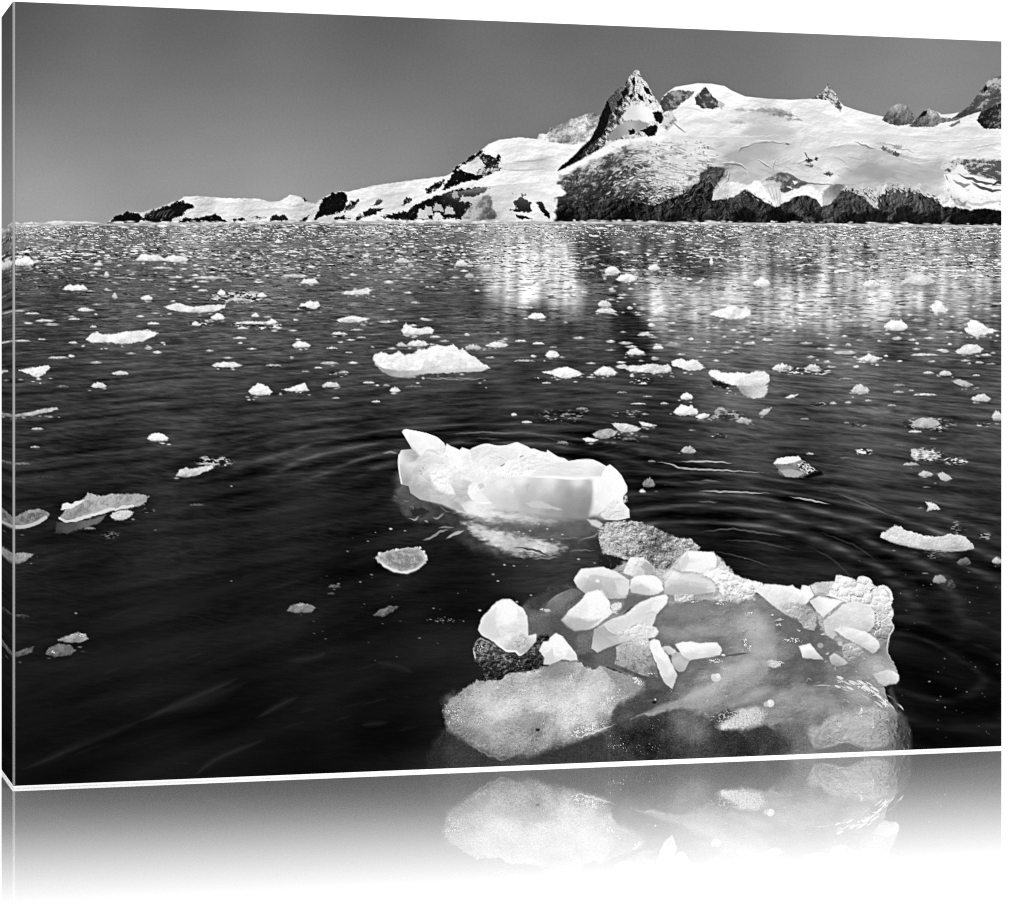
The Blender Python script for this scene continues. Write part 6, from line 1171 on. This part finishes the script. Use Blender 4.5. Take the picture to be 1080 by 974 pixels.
line(P(3, (640, 540), (650, 510), (690, 496), (740, 520)), 215, 1.0, 0.6); sparkle(898, 683, 4, 2, 16, 250, 1.2, seed=94); spot(886, 679, 2.2, 210, 0.8); spot(865, 681, 2.6, 180, 0.8, 1.2)
chunk(P(3, (570, 562), (600, 543), (640, 570), (670, 596), (650, 608), (618, 613), (582, 602)), [(878, 692, 186), (885, 695, 196), (892, 699, 206), (882, 700, 176)], "small grey oval plate low on the right of the heap", rim=14)
chunk(P(3, (412, 510), (440, 500), (472, 494), (500, 530), (542, 578), (490, 577), (430, 568), (425, 545)), [(846, 684, 240), (855, 682, 244), (855, 692, 222), (864, 695, 226)], "kite-shaped white plate in the middle of the clear ice", tex=4)
paint(P(3, (800, 610), (840, 604), (862, 620), (840, 636), (805, 632)), 190, edge=2, rough=1, grain=8)
chunk(P(3, (800, 655), (835, 645), (880, 632), (910, 640), (938, 660), (940, 688), (922, 706), (890, 702), (862, 718), (830, 700)), [(922, 712, 186), (935, 708, 200), (944, 712, 226), (940, 720, 214), (930, 722, 206)], "smooth knob jutting out at the waterline on the right", tex=12, tscale=5, rim=14)
for k in range(46):                                        # wet bright wash along the right waterline
    r_ = np.random.RandomState(800 + k)
    u = r_.uniform(0, 1)
    a, b = 882 + u * 56 + r_.normal(0, 3), 717 + u * u * 30 + r_.normal(0, 3.5)
    line([(a, b), (a + 4 + 3 * u, b + 1.5 + 3 * u), (a + 8 + 3 * u, b + 2.5 + 7 * u)], r_.choice([250, 236, 210, 150]), r_.uniform(0.6, 1.3), 0.7)
sparkle(885, 719, 6, 2.5, 30, 250, 1.4, 0.2, seed=95); sparkle(916, 727, 16, 6, 60, 245, 1.0, 0.4, seed=96); sparkle(934, 742, 5, 10, 40, 245, 1.0, -0.6, seed=97)
paint(P(3, (880, 740), (900, 720), (915, 760), (940, 820), (925, 850), (900, 800)), [(938, 740, 60), (944, 745, 90)], edge=4, alpha=0.8, own=A_FBR)


def soften(a, n):
    for _ in range(n):
        a = np.pad(a, 1, mode='edge')
        a = (a[:-2] + 2 * a[1:-1] + a[2:]) / 4
        a = (a[:, :-2] + 2 * a[:, 1:-1] + a[:, 2:]) / 4
    return a


# the print is crisply sharpened, with a touch of local contrast
INK[:] = INK + 0.6 * (INK - soften(INK, 2)) + 0.15 * (INK - soften(INK, 40))
INK[:] = np.clip(INK + 1.2 * noise(PX / 1.3, PY / 1.3, 999), 3, 254)

# ==========================================================================
#                                  the scene
# ==========================================================================
import bpy

scene = bpy.context.scene
col = scene.collection

F_PX = 2837.0                                   # lens, in motif units
CAN_H = 0.80                                    # the canvas is 80 cm tall
D0, D1 = F_PX * CAN_H / 827.0, F_PX * CAN_H / 743.0
XL, XR = (14 - 540) / F_PX * D0, (1056 - 540) / F_PX * D1
CAN_W = math.hypot(XR - XL, D1 - D0)
YAW = math.atan2(D1 - D0, XR - XL)
DEPTH = 0.119
LIFT = 0.0029                                   # gap under the canvas, filled by an added white strip
LIGHT = 1.62                                    # light falling on the face: white ink = 1 / LIGHT


def lin(tone):
    c = np.clip(np.asarray(tone, np.float32) / 255.0, 0, 1)
    return np.where(c <= 0.04045, c / 12.92, ((c + 0.055) / 1.055) ** 2.4)


def material(name, color=None, rough=0.8, spec=0.0):
    m = bpy.data.materials.new(name)
    m.use_nodes = True
    b = m.node_tree.nodes["Principled BSDF"]
    b.inputs["Roughness"].default_value = rough
    b.inputs["Specular IOR Level"].default_value = spec
    if color is not None:
        b.inputs["Base Color"].default_value = (*color, 1)
    return m


def weave(m, scale=900.0, strength=0.12):
    """fine canvas weave as a bump"""
    nt = m.node_tree
    tc = nt.nodes.new("ShaderNodeTexCoord")
    out = []
    for ax in ("X", "Z"):
        w = nt.nodes.new("ShaderNodeTexWave")
        w.bands_direction = ax
        w.inputs["Scale"].default_value = scale / 6.283
        w.inputs["Distortion"].default_value = 0.6
        nt.links.new(tc.outputs["Object"], w.inputs["Vector"])
        out.append(w)
    mx = nt.nodes.new("ShaderNodeMath")
    mx.operation = 'ADD'
    nt.links.new(out[0].outputs["Fac"], mx.inputs[0])
    nt.links.new(out[1].outputs["Fac"], mx.inputs[1])
    bp = nt.nodes.new("ShaderNodeBump")
    bp.inputs["Strength"].default_value = strength
    bp.inputs["Distance"].default_value = 0.0002
    nt.links.new(mx.outputs[0], bp.inputs["Height"])
    nt.links.new(bp.outputs["Normal"], nt.nodes["Principled BSDF"].inputs["Normal"])


INK_MAT = material("printed_ink")
_a = INK_MAT.node_tree.nodes.new("ShaderNodeAttribute")
_a.attribute_name = "ink"
INK_MAT.node_tree.links.new(_a.outputs["Color"], INK_MAT.node_tree.nodes["Principled BSDF"].inputs["Base Color"])
CLOTH = material("bare_canvas", (0.72, 0.71, 0.69))
weave(CLOTH)
WOOD = material("pine_bar", (0.55, 0.40, 0.24), 0.6, 0.2)
GAP_STRIP = material("gap_strip_white", (0.86, 0.86, 0.86), 0.5)
FOLD = material("grey_fold", (0.25, 0.25, 0.25))  # plain grey for the narrow strip along the left fold
_n = WOOD.node_tree.nodes.new("ShaderNodeTexNoise")
_n.inputs["Scale"].default_value = 30
_r = WOOD.node_tree.nodes.new("ShaderNodeValToRGB")
_r.color_ramp.elements[0].color = (0.42, 0.29, 0.16, 1)
_r.color_ramp.elements[1].color = (0.62, 0.46, 0.28, 1)
WOOD.node_tree.links.new(_n.outputs["Fac"], _r.inputs["Fac"])
WOOD.node_tree.links.new(_r.outputs["Color"], WOOD.node_tree.nodes["Principled BSDF"].inputs["Base Color"])


def mesh_obj(name, verts, quads, mat, parent=None, ink=None):
    verts = np.asarray(verts, np.float32)
    quads = np.asarray(quads, np.int32)
    me = bpy.data.meshes.new(name)
    me.vertices.add(len(verts))
    me.vertices.foreach_set("co", verts.ravel())
    me.loops.add(quads.size)
    me.loops.foreach_set("vertex_index", quads.ravel())
    me.polygons.add(len(quads))
    me.polygons.foreach_set("loop_start", np.arange(0, quads.size, 4, dtype=np.int32))
    me.update(calc_edges=True)
    if ink is not None:
        at = me.color_attributes.new("ink", 'FLOAT_COLOR', 'POINT')
        c = np.ones((len(verts), 4), np.float32)
        c[:, :3] = np.asarray(ink, np.float32)[:, None]
        at.data.foreach_set("color", c.ravel())
    me.materials.append(mat)
    o = bpy.data.objects.new(name, me)
    col.objects.link(o)
    o.parent = parent
    return o


def box(name, lo, hi, mat, parent=None):
    (a, b, c), (d, e, f) = lo, hi
    v = [(a, b, c), (d, b, c), (d, e, c), (a, e, c), (a, b, f), (d, b, f), (d, e, f), (a, e, f)]
    q = [(0, 3, 2, 1), (4, 5, 6, 7), (0, 1, 5, 4), (1, 2, 6, 5), (2, 3, 7, 6), (3, 0, 4, 7)]
    return mesh_obj(name, v, q, mat, parent)


# ---- the canvas print: an Empty at its near lower corner carries all parts --
root = bpy.data.objects.new("canvas_print", None)
col.objects.link(root)
root.location = (XL, D0, 0)
root.rotation_euler = (0, 0, YAW)
root["label"] = "black and white canvas print of drifting ice below a snowy mountain, on a glossy table"
root["category"] = "canvas print"

# face grid in the canvas' own plane (x along the face, z up, -y towards us)
gx = np.linspace(0, CAN_W, GW)
gz = np.linspace(LIFT + CAN_H, LIFT, GH)
VX, VZ = np.meshgrid(gx, gz)
ALB = lin(INK) / LIGHT
own = AREA[:-1, :-1]
idx = np.arange(GW * GH, dtype=np.int64).reshape(GH, GW)
QUADS = np.stack([idx[:-1, :-1], idx[1:, :-1], idx[1:, 1:], idx[:-1, 1:]], -1)
FLATV = np.stack([VX.ravel(), np.full(GW * GH, -0.0004), VZ.ravel()], -1)
FLATC = ALB.ravel()


def ink_area(name, sel, parent, label=None):
    q = QUADS[sel]
    used, inv = np.unique(q.ravel(), return_inverse=True)
    o = mesh_obj(name, FLATV[used], inv.reshape(-1, 4), INK_MAT, parent, FLATC[used])
    if label:
        o["label"] = label
    return o


count = np.bincount(own.ravel(), minlength=len(AREAS))
floes = sorted((k for k, a in enumerate(AREAS) if a[0] == "ice_floe" and count[k] > 0), key=lambda k: -count[k])
keep = set(floes[:100])
crumbs = np.isin(own, [k for k in floes if k not in keep] + [A_BRASH])
made = {}
for k, (nm, lab) in enumerate(AREAS):
    if count[k] == 0 or k == A_BRASH or (nm == "ice_floe" and k not in keep) or nm == "ice_chunk" or k == A_KNOB:
        continue
    made[k] = ink_area("printed_" + nm, own == k, root, lab)
b_ = ink_area("printed_brash_ice", crumbs, root, AREAS[A_BRASH][1])
b_["kind"] = "stuff"
for k, (nm, lab) in enumerate(AREAS):           # pieces lying on the front mass, knobs on the glacier
    if nm == "ice_chunk" and count[k]:
        ink_area("printed_ice_chunk", own == k, made[A_FB], lab)
if count[A_KNOB]:
    ink_area("printed_rock_knob", own == A_KNOB, made[A_ICE], AREAS[A_KNOB][1])

# body of the canvas: cloth wrapped over the bars, its picture running on round the left side
e_ = 0.0
mesh_obj("canvas_back", [(0.0, DEPTH, LIFT), (CAN_W, DEPTH, LIFT), (CAN_W, DEPTH, LIFT + CAN_H), (0, DEPTH, LIFT + CAN_H),
                         (0.0, 0.0, LIFT), (CAN_W, 0.0, LIFT), (CAN_W, 0.0, LIFT + CAN_H), (0, 0.0, LIFT + CAN_H)],
         [(1, 0, 3, 2), (4, 5, 6, 7), (7, 6, 2, 3), (5, 4, 0, 1), (6, 5, 1, 2), (4, 7, 3, 0)], CLOTH, root)
SN = 40
su = np.linspace(0, 1, SN)
rows = np.arange(0, GH, 2)
cols_ = np.searchsorted(PX[0], 14.5 + 11.5 * su)
SA = ALB[rows][:, np.clip(cols_, 0, GW - 1)]
SY, SZ = np.meshgrid(su * DEPTH, gz[rows])
SV = np.stack([np.full(SY.size, -0.0004), SY.ravel(), SZ.ravel()], -1)
si = np.arange(SY.size).reshape(SY.shape)
mesh_obj("printed_side", SV, np.stack([si[:-1, 1:], si[1:, 1:], si[1:, :-1], si[:-1, :-1]], -1).reshape(-1, 4), INK_MAT, root, SA.ravel())
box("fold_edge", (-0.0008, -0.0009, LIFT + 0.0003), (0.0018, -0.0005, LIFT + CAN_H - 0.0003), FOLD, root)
box("white_gap_strip", (0.0, -0.0002, 0.0), (CAN_W, DEPTH - 0.001, LIFT - 0.00005), GAP_STRIP, root)  # added white strip, stands in for the bright gap below the canvas
t_ = 0.035
for lo, hi in (((0.004, DEPTH + 0.0005, LIFT + 0.004), (t_, DEPTH + 0.014, LIFT + CAN_H - 0.004)), ((CAN_W - t_, DEPTH + 0.0005, LIFT + 0.004), (CAN_W - 0.004, DEPTH + 0.014, LIFT + CAN_H - 0.004)),
               ((t_ + 0.0005, DEPTH + 0.0005, LIFT + 0.004), (CAN_W - t_ - 0.0005, DEPTH + 0.014, LIFT + t_)), ((t_ + 0.0005, DEPTH + 0.0005, LIFT + CAN_H - t_), (CAN_W - t_ - 0.0005, DEPTH + 0.014, LIFT + CAN_H - 0.004))):
    box("stretcher_bar", lo, hi, WOOD, root)

# ---- the table: white, polished along the canvas, turning matt towards us ---
tm = bpy.data.materials.new("polished_white_table")
tm.use_nodes = True
nt = tm.node_tree
nt.nodes.clear()
out = nt.nodes.new("ShaderNodeOutputMaterial")
dif = nt.nodes.new("ShaderNodeBsdfDiffuse")
dif.inputs["Color"].default_value = (0.90, 0.90, 0.90, 1)
gl = nt.nodes.new("ShaderNodeBsdfGlossy")
gl.inputs["Roughness"].default_value = 0.0
gl.inputs["Color"].default_value = (0.97, 0.97, 0.97, 1)
tc = nt.nodes.new("ShaderNodeTexCoord")
sep = nt.nodes.new("ShaderNodeSeparateXYZ")
nt.links.new(tc.outputs["Object"], sep.inputs[0])
mr = nt.nodes.new("ShaderNodeMapRange")
mr.inputs["From Min"].default_value = 0.0
mr.inputs["From Max"].default_value = -0.8
nt.links.new(sep.outputs["Y"], mr.inputs["Value"])
ramp = nt.nodes.new("ShaderNodeValToRGB")
cr = ramp.color_ramp
POLISH = [(0.0, 0.862), (0.11, 0.835), (0.20, 0.78), (0.28, 0.70), (0.38, 0.565), (0.48, 0.415), (0.57, 0.28), (0.66, 0.15), (0.78, 0.0)]
cr.elements[0].position, cr.elements[0].color = 0.0, (POLISH[0][1],) * 3 + (1,)
cr.elements[1].position, cr.elements[1].color = 1.0, (0, 0, 0, 1)
for d_, k_ in POLISH[1:]:
    el = cr.elements.new(d_ / 0.8)
    el.color = (k_, k_, k_, 1)
nt.links.new(mr.outputs["Result"], ramp.inputs["Fac"])
mix = nt.nodes.new("ShaderNodeMixShader")
nt.links.new(ramp.outputs["Color"], mix.inputs["Fac"])
nt.links.new(dif.outputs[0], mix.inputs[1])
nt.links.new(gl.outputs[0], mix.inputs[2])
nt.links.new(mix.outputs[0], out.inputs["Surface"])
table = mesh_obj("table_surface", [(-9, -6, 0), (9, -6, 0), (9, 16, 0), (-9, 16, 0)], [(0, 1, 2, 3)], tm)
table.location = (XL, D0, 0)
table.rotation_euler = (0, 0, YAW)
table["kind"] = "structure"

# ---- light: an even white studio and one large soft lamp front right --------
w = bpy.data.worlds.new("World")
scene.world = w
w.use_nodes = True
bg = w.node_tree.nodes["Background"]
bg.inputs["Color"].default_value = (1, 1, 1, 1)
bg.inputs["Strength"].default_value = 1.2
la = bpy.data.lights.new("softbox_lamp", 'AREA')
la.shape = 'RECTANGLE'
la.size, la.size_y = 2.6, 2.2
la.energy = 165
lo_ = bpy.data.objects.new("softbox_lamp", la)
col.objects.link(lo_)
lo_.location = (2.2, -1.6, 3.0)
from mathutils import Vector
lo_.rotation_euler = (Vector((0.1, 2.9, 0.3)) - lo_.location).to_track_quat('-Z', 'Y').to_euler()

# ---- camera: level, rising-front shift so that uprights stay upright --------
cam = bpy.data.cameras.new("camera")
cam.sensor_width = 36.0
cam.lens = F_PX / 1080.0 * 36.0
cam.shift_y = -(487.0 - 415.5) / 1080.0
cam.clip_start, cam.clip_end = 0.05, 200
co = bpy.data.objects.new("camera", cam)
col.objects.link(co)
co.location = (0, 0, LIFT + CAN_H / 2)
co.rotation_euler = (math.pi / 2, 0, 0)
scene.camera = co

scene.cycles.use_denoising = False
scene.cycles.filter_width = 1.1
vs = scene.view_settings
vs.view_transform = 'Standard'
vs.look = 'None'
vs.exposure = 0.0
vs.gamma = 1.0
vs.use_curve_mapping = False
